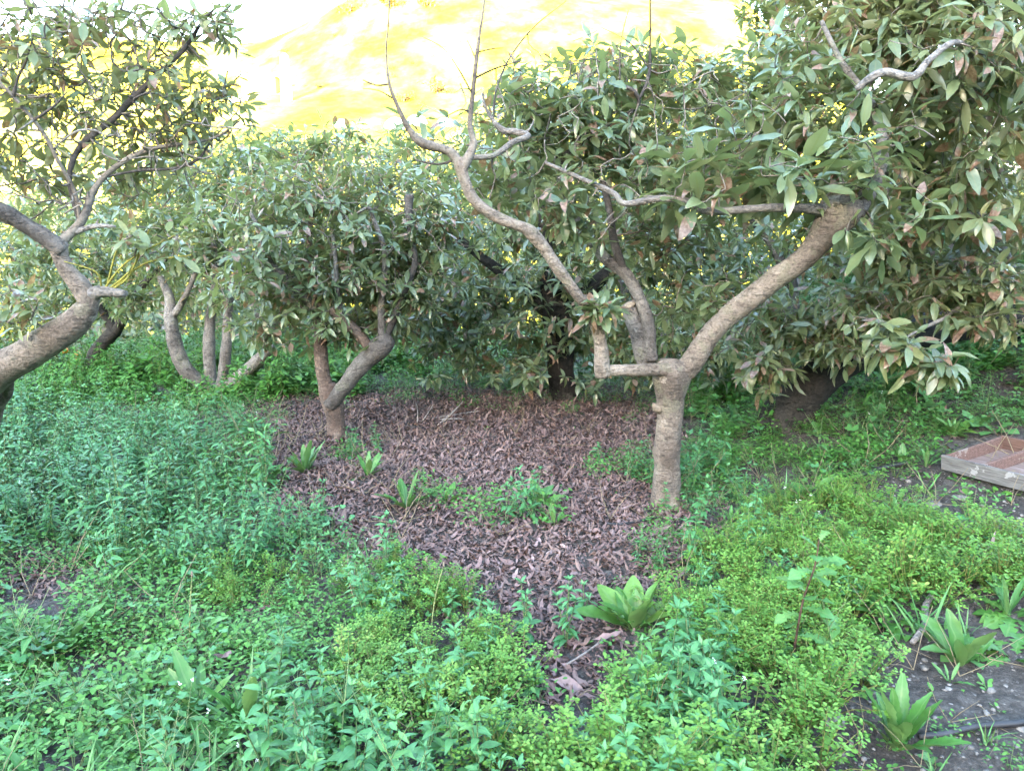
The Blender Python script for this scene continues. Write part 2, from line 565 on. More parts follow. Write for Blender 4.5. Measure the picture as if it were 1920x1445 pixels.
# ------------------------------------------------------------------ avocado leaves and trees
BL = lambda w: [(0.0, 0.02), (0.12, 0.09 * w), (0.32, 0.165 * w), (0.55, 0.185 * w), (0.78, 0.13 * w), (0.93, 0.055 * w), (1.0, 0.004)]
AVO_T = [leaf_tmpl(BL(w), f, d, t, 0.16, wv) for (w, f, d, t, wv) in
         ((1.0, 0.25, 0.15, 0.1, 0.0), (0.9, 0.35, 0.4, -0.3, 0.1), (1.15, 0.2, 0.05, 0.2, 0.06), (0.85, 0.5, 0.6, 0.5, 0.2), (1.0, 0.1, 0.25, -0.45, 0.15), (0.7, 0.9, 0.45, 0.8, 0.3), (1.05, 0.3, -0.12, 0.3, 0.1))]
BLF = lambda w: [(0.0, 0.03), (0.3, 0.165 * w), (0.65, 0.165 * w), (1.0, 0.01)]
AVO_F = [leaf_tmpl(BLF(w), f, d, t, 0.0) for (w, f, d, t) in ((1.1, 0.25, 0.2, 0.1), (1.0, 0.4, 0.45, -0.4), (1.2, 0.2, 0.0, 0.35), (0.8, 0.8, 0.5, 0.7))]


def add_whorls(mb, C, D, L, per=(6, 11), tm=AVO_T, rr=(0, 1), droop=0.35, flat=0.0):
    """leaf whorls at twig tips C, twig directions D, leaf lengths L"""
    n = len(C)
    k = rng.integers(per[0], per[1] + 1, n)
    idx = np.repeat(np.arange(n), k)
    j = np.concatenate([np.arange(q) for q in k])
    m = len(idx)
    a = D[idx] / np.linalg.norm(D[idx], axis=1, keepdims=True)
    h = np.where(np.abs(a[:, 2:3]) < 0.9, np.array([[0, 0, 1.0]]), np.array([[1.0, 0, 0]]))
    b1 = np.cross(a, h); b1 /= np.linalg.norm(b1, axis=1, keepdims=True)
    b2 = np.cross(a, b1)
    az = (j * 2.39996 + rng.uniform(0, 6.28, n)[idx] + rng.normal(0, 0.25, m))[:, None]
    rad = np.cos(az) * b1 + np.sin(az) * b2
    th = (np.radians(38) + np.radians(72) * (j / np.maximum(k[idx] - 1, 1)) + rng.normal(0, 0.18, m))[:, None]
    d = np.cos(th) * a + np.sin(th) * rad
    d[:, 2] = d[:, 2] * 0.75 - droop * rng.uniform(0.0, 1.7, m)
    d = d / np.linalg.norm(d, axis=1, keepdims=True)
    up = np.array([[0, 0, 0.9]]) + 0.5 * a + rng.normal(0, 0.22, (m, 3))
    M = frames(d, up)
    pos = C[idx] - a * (0.012 * j * (L[idx] / 0.15))[:, None]
    ln = L[idx] * rng.uniform(0.5, 1.2, m)
    base = rng.uniform(rr[0], rr[1], n) * 0.55
    r = np.clip(base[idx] + rng.uniform(0, 0.42, m) + (rng.uniform(0, 1, m) < 0.035) * 0.5, 0, 1)
    t = rng.integers(0, len(tm), m)
    for q in range(len(tm)):
        s = t == q
        wd = ln[s] * rng.uniform(0.85, 1.22, s.sum())
        inst(mb, tm[q], M[s], pos[s], np.stack([ln[s], wd, ln[s]], 1), r[s])


def rand_ell(n, shell=2.0):
    v = rng.normal(0, 1, (n, 3)); v /= np.linalg.norm(v, axis=1, keepdims=True)
    return v * (rng.uniform(0, 1, n) ** (1 / shell))[:, None]


def tree(name, label, base, wood, crown, leafL=(0.10, 0.16), mat=M_AVO, barkm=M_BARK, twigm=M_TWIG, cat='tree', group=None, per=(6, 11), tm=AVO_T, rr=(0, 1), twigs=True, droop=0.2, extra=None, bump=0.10, shell=2.0, twig_r=1.0, dens=2.3, own=0, bare=0.12):
    """base: Vector on the ground. wood: (part name, [(px,py,Y,width px)], material). crown: (px,py,Y,rx,ry,depth m,number)"""
    root = empty(name, base, label, cat, group)
    pool, prad = [], []
    for w in wood:
        nm, pts = w[0], w[1]
        mt = w[2] if len(w) > 2 else barkm
        q = [(P(a, b, c), d * 0.445 * pxm(c, b)) for a, b, c, d in pts]
        mb = MB()
        big = max(r for _, r in q)
        rs = tube(mb, q, 20 if big > 0.03 else (10 if big > 0.012 else 6), max(0.016, big * 0.35), bump * 1.05 if big > 0.012 else bump * 1.6, seed=len(pool) * 0.37, bfreq=13.0)
        mb.build(nm, mt, root)
        pool += [tuple(p) for p, r in rs]; prad += [r for p, r in rs]
    C, LS = [], []
    for ent in crown:
        (px, py, Y, rx, ry, rz, n) = ent[:7]
        lsc = ent[7] if len(ent) > 7 else 1.0
        n = max(3, int(n * dens / lsc ** 1.8)) if lsc else n; LS.append(np.full(n, lsc))
        e = rand_ell(n, shell)
        c = P(px, py, Y); s = pxm(Y, py)
        C.append(np.array(c)[None] + e * np.array([[rx * s, rz, ry * s]]))
    C = np.concatenate(C); LS = np.concatenate(LS)
    gz = G(C[:, 0], C[:, 1])
    C[:, 2] = np.maximum(C[:, 2], gz + 0.10)
    n = len(C)
    D = np.zeros((n, 3))
    if twigs and pool:
        W = np.zeros((len(pool) + n * 3, 3)); R = np.zeros(len(W)); k = len(pool)
        W[:k] = np.array(pool); R[:k] = np.array(prad)
        dm = np.array([np.min(np.sum((W[:k] - c) ** 2, 1)) for c in C])
        mb = MB(); tws = []
        for i in np.argsort(dm):
            c = C[i]
            d2 = np.sum((W[:k] - c) ** 2, 1)
            j = int(np.argmin(d2))
            p = W[j]; dist = math.sqrt(d2[j])
            if dist < 0.02: c = C[i] = c + rng.normal(0, 0.05, 3); dist = np.linalg.norm(c - p)
            off = rng.normal(0, 0.10 * dist, 3); off[2] -= 0.10 * dist * rng.uniform(-0.5, 1.3)
            m1 = p + (c - p) * 0.35 + off; m2 = p + (c - p) * 0.7 + off * 0.7
            r0 = min(R[j] * 0.75, (0.0035 + 0.006 * min(dist, 0.8)) * twig_r); r1 = 0.0022 * twig_r
            tws.append((r0 * dist, [(Vector(p), r0), (Vector(m1), r0 * 0.8 + r1 * 0.2), (Vector(m2), r0 * 0.5 + r1 * 0.5), (Vector(c), r1)], 0.09 if dist < 1 else 0.2))
            for q, r in ((m1, r0 * 0.8), (m2, r0 * 0.55), (c, r1 * 1.4)):
                W[k] = q; R[k] = r; k += 1
            dd = c - m2
            D[i] = dd / (np.linalg.norm(dd) + 1e-6)
        D[:, 2] += 0.45
        tws.sort(key=lambda q: -q[0])
        for k_, (_, q, st_) in enumerate(tws):
            m1_ = MB() if k_ < own else mb
            tube(m1_, q, 4, st_, 0, cap=False)
            if k_ < own: m1_.build('twig', twigm, root)
        if mb.n: tag(mb.build('twigs', twigm, root), kind='stuff')
    else:
        D = rng.normal(0, 0.5, (n, 3)); D[:, 2] += 0.8
    D += rng.normal(0, 0.15, (n, 3))
    mb = MB()
    kp = (rng.uniform(0, 1, n) > bare) & (LS > 0)
    add_whorls(mb, C[kp], D[kp], (rng.uniform(leafL[0], leafL[1], n) * 0.66 * LS)[kp], per, tm, rr, droop)
    mb.build('crown', mat, root)
    return root


# --- the near tree with the forked trunk
main_wood = [
    ('trunk', [(1242, 1000, 3.78, 112), (1244, 975, 3.77, 84), (1247, 945, 3.76, 66), (1250, 905, 3.75, 56), (1250, 868, 3.75, 55), (1250, 850, 3.75, 60), (1253, 820, 3.75, 53), (1256, 780, 3.75, 52), (1257, 745, 3.75, 60), (1258, 715, 3.75, 78), (1262, 694, 3.75, 84), (1266, 678, 3.75, 60)]),
    ('limb', [(1268, 700, 3.74, 46), (1290, 690, 3.73, 50), (1308, 664, 3.71, 46), (1340, 617, 3.68, 44), (1398, 566, 3.62, 46), (1455, 522, 3.56, 48), (1510, 482, 3.5, 47), (1545, 440, 3.46, 60), (1568, 408, 3.44, 84), (1580, 385, 3.43, 88), (1588, 368, 3.42, 66)]),
    ('limb', [(1300, 688, 3.73, 34), (1262, 692, 3.7, 31), (1205, 694, 3.66, 26), (1150, 694, 3.62, 25), (1118, 695, 3.6, 24)]),
    ('limb', [(1130, 704, 3.61, 34), (1128, 680, 3.6, 34), (1126, 640, 3.6, 28), (1112, 598, 3.58, 24), (1082, 552, 3.56, 22), (1048, 506, 3.54, 24), (1018, 462, 3.52, 27), (998, 438, 3.5, 30), (984, 428, 3.49, 24), (930, 406, 3.47, 24), (890, 376, 3.46, 24), (872, 340, 3.46, 24), (863, 310, 3.46, 27), (862, 296, 3.46, 22)]),
    ('limb', [(1218, 700, 3.84, 40), (1206, 660, 3.86, 40), (1198, 625, 3.88, 38), (1184, 590, 3.9, 36), (1180, 576, 3.9, 33)], M_BARK_GREY),
    ('limb', [(1220, 676, 3.82, 30), (1216, 610, 3.84, 27), (1202, 565, 3.86, 26), (1174, 515, 3.9, 26), (1134, 484, 3.95, 23), (1100, 440, 4.0, 21), (1085, 415, 4.02, 19), (1064, 370, 4.05, 20), (1052, 325, 4.08, 17), (1062, 290, 4.1, 15), (1080, 272, 4.1, 13), (1104, 248, 4.12, 11)], M_BARK_GREY),
    ('limb', [(1172, 515, 3.9, 18), (1152, 455, 3.93, 18), (1142, 390, 3.96, 15), (1130, 340, 4.0, 13)], M_TWIG_DARK),
    ('limb', [(866, 318, 3.46, 20), (850, 290, 3.46, 20), (832, 280, 3.45, 19), (792, 268, 3.43, 20), (768, 244, 3.42, 14), (748, 205, 3.4, 10), (731, 160, 3.39, 7), (724, 100, 3.38, 5), (728, 50, 3.37, 4), (731, -20, 3.36, 3)], M_TWIG),
    ('limb', [(866, 318, 3.46, 22), (878, 296, 3.46, 22), (888, 268, 3.46, 15), (881, 235, 3.46, 11), (886, 180, 3.46, 10), (893, 115, 3.46, 9), (900, 60, 3.46, 7), (908, 5, 3.46, 5), (914, -60, 3.46, 3)], M_TWIG),
    ('limb', [(880, 295, 3.46, 12), (925, 292, 3.5, 12), (960, 268, 3.55, 13), (990, 255, 3.6, 14), (965, 247, 3.62, 14), (945, 246, 3.64, 14), (925, 226, 3.66, 10), (908, 196, 3.68, 6), (906, 165, 3.7, 3)], M_BARK_GREY),
    ('limb', [(1570, 400, 3.44, 30), (1520, 392, 3.4, 22), (1440, 390, 3.38, 17), (1330, 396, 3.4, 16), (1290, 378, 3.42, 14), (1238, 372, 3.45, 15), (1172, 382, 3.5, 13), (1150, 362, 3.55, 12), (1090, 335, 3.62, 10), (1022, 305, 3.7, 8)], M_BARK_GREY),
    ('limb', [(1600, 400, 3.43, 44), (1640, 340, 3.5, 30), (1655, 270, 3.56, 24), (1630, 190, 3.62, 19), (1580, 120, 3.68, 13), (1540, 40, 3.75, 9)], M_BARK_GREY),
    ('limb', [(1140, 235, 4.05, 7), (1185, 208, 4.0, 9), (1198, 190, 3.98, 9), (1184, 168, 3.97, 9), (1146, 156, 3.97, 5)], M_TWIG_DARK),
    ('limb', [(1085, 272, 4.1, 10), (1140, 235, 4.06, 8)], M_TWIG_DARK),
    ('limb', [(1196, 190, 3.98, 6), (1216, 145, 4.0, 7), (1219, 80, 4.0, 5), (1219, 10, 4.0, 4), (1220, -40, 4.0, 3)], M_TWIG_DARK),
]
tw = []
for pts in ([(887, 180, 3.46, 4), (860, 130, 3.45, 3), (830, 90, 3.44, 2), (790, 68, 3.43, 2)], [(888, 148, 3.46, 5), (930, 128, 3.47, 4), (978, 114, 3.48, 2)],
            [(896, 98, 3.46, 4), (922, 92, 3.46, 3), (944, 90, 3.46, 2)], [(893, 115, 3.46, 3), (884, 92, 3.46, 2), (876, 76, 3.46, 2)],
            [(925, 226, 3.66, 4), (930, 170, 3.67, 4), (955, 110, 3.68, 4), (1000, 52, 3.7, 3), (1062, 2, 3.72, 2)], [(730, 158, 3.39, 5), (705, 160, 3.38, 4), (680, 150, 3.37, 2)],
            [(735, 184, 3.39, 4), (710, 170, 3.38, 3), (680, 166, 3.37, 2)], [(883, 210, 3.46, 4), (862, 206, 3.46, 3), (832, 222, 3.45, 2)],
            [(1216, 128, 4.0, 3), (1190, 90, 4.0, 3), (1165, 70, 4.0, 2), (1128, 52, 4.0, 2)], [(1162, 150, 3.98, 4), (1164, 80, 3.98, 3), (1178, 20, 3.98, 2)],
            [(852, 300, 3.46, 6), (820, 308, 3.5, 5), (780, 300, 3.52, 3)], [(907, 215, 3.66, 4), (885, 212, 3.66, 3), (866, 205, 3.66, 2)]):
    tw.append(('twig', pts, M_TWIG_DARK))
b0 = P(1246, 950, 3.76); b0.z = float(G(b0.x, b0.y))
T_MAIN = tree('avocado_tree', 'near avocado tree, its thick pale trunk forking into a flat elbow and a stout limb', b0, main_wood + tw,
     [(1430, 320, 3.45, 190, 85, .35, 30, 1.5), (1590, 270, 3.5, 160, 110, .40, 30, 1.45), (1500, 250, 3.8, 200, 120, .3, 36), (1300, 330, 3.9, 150, 100, .35, 34), (1130, 235, 4.15, 150, 110, .35, 44),
      (1000, 320, 4.0, 100, 80, .25, 16), (1060, 170, 4.3, 130, 60, .35, 20), (1330, 570, 4.05, 110, 100, .30, 26), (1125, 580, 3.52, 36, 20, .10, 5, 1.0), (1480, 170, 4.0, 190, 110, .40, 44),
      (1640, 420, 3.5, 110, 80, .35, 16, 1.3), (1000, 230, 4.2, 120, 70, .3, 22), (930, 330, 3.75, 90, 80, .2, 12), (1040, 380, 3.7, 80, 70, .15, 10), (960, 180, 3.9, 90, 70, .25, 8), (800, 250, 3.7, 70, 60, .2, 5), (1120, 420, 3.75, 60, 50, .12, 6), (990, 200, 3.75, 150, 100, .3, 40, 0), (1100, 120, 4.0, 160, 80, .3, 34, 0), (1330, 220, 3.6, 200, 150, .4, 40, 0), (1100, 350, 3.7, 120, 120, .2, 24, 0), (1150, 130, 4.4, 150, 60, .3, 22), (1300, 150, 4.3, 130, 70, .3, 26), (1240, 450, 4.2, 130, 90, .3, 22), (1200, 320, 4.3, 120, 100, .3, 26)],
     (0.11, 0.17), group=None, droop=0.12, own=84, dens=2.6, bare=0.25, twig_r=1.25)
mb = MB()
q = P(1181, 572, 3.9)
tube(mb, [(q, 0.038), (q + Vector((-0.004, -0.002, 0.008)), 0.036), (q + Vector((-0.006, -0.002, 0.012)), 0.02)], 12, 0, 0.1)
mb.build('pruning_cut', M_CUT, T_MAIN)
mb = MB()
tube(mb, [(P(1240, 768, 3.74), 0.022), (P(1230, 764, 3.72), 0.018), (P(1224, 756, 3.71), 0.006)], 10, 0, 0.35, bfreq=30)
mb.build('broken_stub', M_CUT, T_MAIN)

# --- the second tree, by the brown leaf litter
s_wood = [
    ('trunk', [(632, 850, 4.9, 50), (630, 830, 4.88, 42), (630, 795, 4.88, 37), (626, 765, 4.88, 42), (620, 742, 4.88, 46), (612, 722, 4.88, 34)], M_BARK_RED),
    ('limb', [(616, 742, 4.88, 32), (606, 702, 4.88, 30), (601, 650, 4.88, 28), (604, 605, 4.88, 27), (600, 560, 4.9, 22), (585, 505, 4.92, 17), (580, 440, 4.95, 12), (590, 370, 4.98, 8)], M_BARK_RED),
    ('limb', [(618, 760, 4.84, 30), (636, 738, 4.82, 32), (668, 695, 4.78, 36), (700, 662, 4.74, 42), (718, 646, 4.72, 46), (732, 634, 4.71, 30)], M_BARK_GREY),
    ('limb', [(700, 662, 4.74, 26), (672, 626, 4.74, 22), (640, 596, 4.74, 22), (620, 580, 4.74, 16)], M_BARK_RED),
    ('limb', [(606, 600, 4.88, 22), (570, 556, 4.84, 22), (540, 526, 4.82, 20), (505, 490, 4.8, 16), (490, 440, 4.8, 12), (470, 400, 4.8, 8)], M_BARK_GREY),
    ('limb', [(640, 596, 4.74, 13), (632, 545, 4.74, 11), (630, 500, 4.74, 10), (624, 440, 4.76, 8)], M_BARK_GREY),
    ('limb', [(718, 640, 4.72, 20), (715, 570, 4.74, 15), (722, 480, 4.78, 13), (700, 410, 4.8, 9), (690, 390, 4.8, 7), (655, 410, 4.8, 5)], M_BARK_GREY),
    ('limb', [(722, 636, 4.72, 16), (762, 540, 4.8, 15), (778, 490, 4.84, 13), (770, 440, 4.86, 13), (766, 385, 4.88, 18), (768, 366, 4.88, 20)], M_TWIG_DARK),
]
b1 = P(631, 832, 4.88); b1.z = float(G(b1.x, b1.y))
tree('avocado_tree', 'avocado tree with a reddish forked trunk standing at the edge of the brown leaf litter', b1, s_wood,
     [(600, 470, 5.0, 180, 120, .5, 120), (700, 560, 4.95, 130, 80, .4, 70), (490, 540, 5.0, 120, 90, .45, 50), (620, 350, 5.2, 200, 80, .5, 70), (770, 480, 5.0, 110, 110, .45, 60), (650, 610, 4.85, 80, 30, .2, 16), (820, 400, 5.2, 110, 80, .4, 40), (620, 420, 4.7, 220, 150, .35, 80, 0), (480, 400, 5.2, 120, 80, .4, 36), (620, 265, 5.4, 160, 40, .4, 20), (520, 620, 5.0, 70, 40, .25, 14)],
     (0.10, 0.155), barkm=M_BARK_GREY, group=None, own=90, bare=0.22, twig_r=1.3)

# --- the near tree that leans in at the edge, upper left
l_wood = [
    ('trunk', [(-190, 900, 3.15, 110), (-140, 820, 3.1, 96), (-70, 745, 3.05, 82), (-10, 700, 3.0, 72), (50, 664, 2.97, 68), (105, 630, 2.95, 62), (148, 598, 2.94, 56), (166, 562, 2.94, 46), (150, 535, 2.94, 40), (126, 508, 2.94, 33), (114, 482, 2.94, 32), (108, 462, 2.94, 40)]),
    ('limb', [(120, 470, 2.94, 34), (84, 445, 2.92, 36), (50, 424, 2.9, 34), (14, 402, 2.87, 36), (-40, 380, 2.83, 38), (-100, 350, 2.8, 34)], M_BARK_GREY),
    ('limb', [(160, 560, 2.94, 32), (182, 548, 2.93, 28), (210, 548, 2.92, 20), (236, 551, 2.91, 15)], M_BARK_PALE),
    ('limb', [(104, 462, 2.94, 24), (140, 430, 2.98, 20), (160, 402, 3.0, 18), (172, 366, 3.03, 14), (196, 330, 3.05, 11), (240, 298, 3.08, 12), (290, 278, 3.1, 10), (360, 268, 3.12, 7), (410, 255, 3.14, 5), (450, 226, 3.15, 3)], M_TWIG),
    ('limb', [(140, 436, 2.98, 13), (178, 424, 2.97, 11), (216, 425, 2.96, 7)], M_BARK_PALE),
    ('limb', [(150, 415, 3.0, 12), (130, 330, 3.02, 11), (155, 270, 3.04, 13), (210, 225, 3.06, 14), (262, 172, 3.08, 13), (318, 120, 3.1, 11), (352, 84, 3.11, 9), (380, 40, 3.12, 6), (412, 8, 3.13, 4)], M_TWIG_DARK),
    ('limb', [(150, 412, 3.0, 10), (140, 360, 2.98, 9), (108, 300, 2.95, 9), (88, 260, 2.93, 10), (60, 222, 2.9, 9), (24, 180, 2.88, 8), (-6, 150, 2.86, 6)], M_TWIG),
    ('limb', [(26, 182, 2.88, 7), (32, 150, 2.88, 6), (50, 112, 2.88, 5), (62, 66, 2.88, 3)], M_TWIG_DARK),
    ('limb', [(62, 226, 2.9, 7), (100, 200, 2.9, 5), (126, 172, 2.9, 3)], M_TWIG_DARK),
    ('limb', [(196, 332, 3.05, 6), (260, 320, 3.1, 6), (330, 315, 3.14, 7), (372, 298, 3.16, 6), (392, 270, 3.17, 4), (440, 215, 3.18, 2)], M_TWIG_DARK),
    ('limb', [(100, 280, 2.94, 5), (140, 248, 2.95, 5), (176, 244, 2.96, 5), (204, 255, 2.97, 4), (250, 240, 2.98, 3)], M_BARK_PALE),
    ('limb', [(-40, 735, 3.03, 50), (0, 705, 3.05, 40), (14, 730, 3.15, 24), (-5, 760, 3.2, 30), (-20, 800, 3.25, 34)], M_BARK),
]
for k, (x0, y0, x1, y1, x2, y2) in enumerate([(195, 542, 240, 490, 330, 440), (200, 545, 250, 500, 280, 430), (205, 548, 270, 495, 360, 478), (190, 540, 180, 510, 120, 490), (200, 540, 215, 480, 236, 420), (205, 545, 240, 520, 262, 470)]):
    l_wood.append(('shoot', [(x0, y0, 2.93, 5), (x1, y1, 2.9, 4), (x2, y2, 2.88, 2.5)], M_SHOOT))
b2 = P(-190, 900, 3.15); b2.z = float(G(b2.x, b2.y))
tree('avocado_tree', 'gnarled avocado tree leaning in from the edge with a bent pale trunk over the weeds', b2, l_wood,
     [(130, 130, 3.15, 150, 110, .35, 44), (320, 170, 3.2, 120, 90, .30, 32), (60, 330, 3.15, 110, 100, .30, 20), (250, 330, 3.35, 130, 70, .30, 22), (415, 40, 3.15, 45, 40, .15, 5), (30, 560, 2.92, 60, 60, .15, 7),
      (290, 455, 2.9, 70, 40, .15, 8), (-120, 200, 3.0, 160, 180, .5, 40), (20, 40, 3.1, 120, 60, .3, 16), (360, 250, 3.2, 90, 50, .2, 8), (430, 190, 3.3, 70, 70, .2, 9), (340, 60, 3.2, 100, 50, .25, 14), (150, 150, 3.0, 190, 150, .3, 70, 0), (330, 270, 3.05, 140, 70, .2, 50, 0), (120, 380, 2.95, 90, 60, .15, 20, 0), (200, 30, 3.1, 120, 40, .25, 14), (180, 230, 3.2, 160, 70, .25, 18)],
     (0.075, 0.125), mat=M_AVO_OLD_GLARE, barkm=M_BARK, group=None, per=(4, 8), rr=(0.5, 1), own=86, dens=2.8, twig_r=1.5, bare=0.3)  # raised rr puts the washed-out glare into this crown's leaf colour

# --- multi-stemmed tree behind
d_wood = [
    ('trunk', [(402, 775, 6.3, 66), (402, 752, 6.3, 60), (404, 736, 6.3, 58), (405, 722, 6.3, 40)], M_BARK_GREY),
    ('limb', [(396, 750, 6.3, 30), (372, 716, 6.28, 30), (345, 688, 6.26, 32), (328, 645, 6.26, 30), (320, 598, 6.26, 26), (318, 560, 6.3, 20), (300, 520, 6.35, 14)], M_BARK_GREY),
    ('limb', [(398, 745, 6.34, 26), (393, 690, 6.36, 25), (392, 640, 6.36, 24), (396, 585, 6.38, 20), (405, 520, 6.4, 15), (400, 450, 6.4, 10)], M_BARK_PALE),
    ('limb', [(410, 745, 6.24, 24), (420, 695, 6.22, 24), (425, 640, 6.22, 21), (428, 590, 6.24, 18), (440, 520, 6.26, 14), (470, 450, 6.3, 9)], M_BARK_GREY),
    ('limb', [(412, 752, 6.26, 36), (436, 722, 6.22, 34), (466, 694, 6.18, 30), (490, 670, 6.15, 26), (512, 650, 6.13, 16)], M_BARK_GREY),
    ('limb', [(326, 590, 6.26, 16), (345, 560, 6.24, 13), (372, 500, 6.2, 9)], M_BARK_GREY),
]
b3 = P(402, 756, 6.3); b3.z = float(G(b3.x, b3.y))
tree('avocado_tree', 'avocado tree splitting at the ground into four slim stems, one of them whitish', b3, d_wood,
     [(400, 480, 6.5, 170, 100, .6, 110), (310, 420, 6.6, 140, 90, .6, 60), (470, 410, 6.6, 110, 80, .5, 40), (440, 320, 6.8, 120, 60, .5, 36), (260, 560, 6.7, 90, 50, .4, 30)], (0.10, 0.16), mat=M_AVO_FAR, tm=AVO_F, group=None)

# --- dark dense tree in the middle
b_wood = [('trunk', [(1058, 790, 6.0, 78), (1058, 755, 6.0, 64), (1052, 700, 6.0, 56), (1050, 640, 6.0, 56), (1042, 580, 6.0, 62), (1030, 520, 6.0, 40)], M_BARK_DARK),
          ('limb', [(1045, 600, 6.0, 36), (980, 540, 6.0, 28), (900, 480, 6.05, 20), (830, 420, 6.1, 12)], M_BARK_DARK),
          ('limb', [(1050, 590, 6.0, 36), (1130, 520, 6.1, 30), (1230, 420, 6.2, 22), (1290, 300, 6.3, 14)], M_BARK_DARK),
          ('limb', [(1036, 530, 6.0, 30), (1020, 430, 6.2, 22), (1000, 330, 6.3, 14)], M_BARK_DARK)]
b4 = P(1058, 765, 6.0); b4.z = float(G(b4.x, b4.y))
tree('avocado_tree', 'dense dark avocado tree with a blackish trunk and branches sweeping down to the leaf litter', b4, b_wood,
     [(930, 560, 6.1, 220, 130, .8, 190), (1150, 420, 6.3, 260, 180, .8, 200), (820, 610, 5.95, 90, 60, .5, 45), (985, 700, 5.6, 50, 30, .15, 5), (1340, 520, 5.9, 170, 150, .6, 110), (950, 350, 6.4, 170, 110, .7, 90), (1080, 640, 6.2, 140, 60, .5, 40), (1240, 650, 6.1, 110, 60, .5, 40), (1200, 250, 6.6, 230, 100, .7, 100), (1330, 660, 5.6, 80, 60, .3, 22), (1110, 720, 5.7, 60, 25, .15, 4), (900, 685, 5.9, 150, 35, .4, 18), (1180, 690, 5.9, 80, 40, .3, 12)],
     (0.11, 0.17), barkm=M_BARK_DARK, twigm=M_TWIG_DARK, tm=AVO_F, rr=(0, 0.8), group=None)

# --- big tree on the bank
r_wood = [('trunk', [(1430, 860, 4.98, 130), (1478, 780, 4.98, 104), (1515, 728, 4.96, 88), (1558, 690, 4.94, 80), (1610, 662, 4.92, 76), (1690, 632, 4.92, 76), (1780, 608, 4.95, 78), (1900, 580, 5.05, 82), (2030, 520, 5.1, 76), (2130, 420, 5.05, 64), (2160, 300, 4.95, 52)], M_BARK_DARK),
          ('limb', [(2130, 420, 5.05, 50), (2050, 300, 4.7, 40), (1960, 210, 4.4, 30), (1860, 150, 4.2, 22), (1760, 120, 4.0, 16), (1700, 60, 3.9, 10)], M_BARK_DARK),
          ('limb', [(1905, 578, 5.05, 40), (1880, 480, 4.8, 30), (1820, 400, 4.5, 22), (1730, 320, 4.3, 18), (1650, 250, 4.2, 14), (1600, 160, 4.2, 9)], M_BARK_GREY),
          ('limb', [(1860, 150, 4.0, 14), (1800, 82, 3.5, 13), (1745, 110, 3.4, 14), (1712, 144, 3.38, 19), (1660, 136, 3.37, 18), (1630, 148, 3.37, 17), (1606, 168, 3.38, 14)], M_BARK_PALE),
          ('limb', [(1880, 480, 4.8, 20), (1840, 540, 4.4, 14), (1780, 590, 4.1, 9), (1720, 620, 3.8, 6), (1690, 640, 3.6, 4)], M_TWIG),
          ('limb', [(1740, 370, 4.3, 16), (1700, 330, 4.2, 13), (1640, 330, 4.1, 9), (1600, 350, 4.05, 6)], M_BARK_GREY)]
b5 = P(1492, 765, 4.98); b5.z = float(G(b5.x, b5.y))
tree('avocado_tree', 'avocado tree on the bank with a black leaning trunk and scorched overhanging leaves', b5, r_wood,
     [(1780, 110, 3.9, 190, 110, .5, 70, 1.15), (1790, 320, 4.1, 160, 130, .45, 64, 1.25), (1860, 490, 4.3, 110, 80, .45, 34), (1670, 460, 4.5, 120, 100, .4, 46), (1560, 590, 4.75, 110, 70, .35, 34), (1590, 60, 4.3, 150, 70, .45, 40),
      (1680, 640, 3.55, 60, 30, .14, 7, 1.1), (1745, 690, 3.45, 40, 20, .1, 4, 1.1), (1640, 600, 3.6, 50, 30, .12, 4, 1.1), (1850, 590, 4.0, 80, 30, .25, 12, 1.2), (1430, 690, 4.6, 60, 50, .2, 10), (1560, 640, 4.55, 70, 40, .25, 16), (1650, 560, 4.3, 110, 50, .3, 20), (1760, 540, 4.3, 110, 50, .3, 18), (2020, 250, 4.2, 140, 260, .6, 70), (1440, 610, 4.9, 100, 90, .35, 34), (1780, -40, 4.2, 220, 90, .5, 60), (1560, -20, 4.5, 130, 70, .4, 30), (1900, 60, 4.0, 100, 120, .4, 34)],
     (0.12, 0.18), mat=M_AVO_OLD_GLARE, barkm=M_BARK_DARK, group=None, rr=(0.15, 1), droop=0.5, own=86, dens=2.7, bare=0.2)

# --- further orchard trees
def far_tree(label, bx, by, Y, top, crown, L=(0.12, 0.17), mat=M_AVO_FAR, barkm=M_BARK_GREY, twigm=M_TWIG_DARK, group='avocado trees further back in the orchard', rr=(0, 1), **kw):
    b = P(bx, by, Y); b.z = float(G(b.x, b.y))
    _, byg = project(b.x, b.y, b.z - 0.05)
    s = pxm(Y)
    tx, ty = top
    w = 0.16 / s
    wood = [('trunk', [(bx, float(byg), Y, w * 1.2), (bx + 4, (float(byg) + ty) / 2, Y, w), (tx, ty, Y, w * 0.9)]),
            ('limb', [(tx, ty + 6, Y, w * 0.7), (tx - 40, ty - 70, Y + .1, w * 0.5), (tx - 110, ty - 150, Y + .1, w * 0.25)]),
            ('limb', [(tx, ty + 6, Y, w * 0.7), (tx + 50, ty - 80, Y - .1, w * 0.5), (tx + 120, ty - 160, Y, w * 0.25)])]
    return tree('avocado_tree', label, b, wood, crown, L, mat=mat, barkm=barkm, twigm=twigm, tm=AVO_F, rr=rr, group=None, **kw)


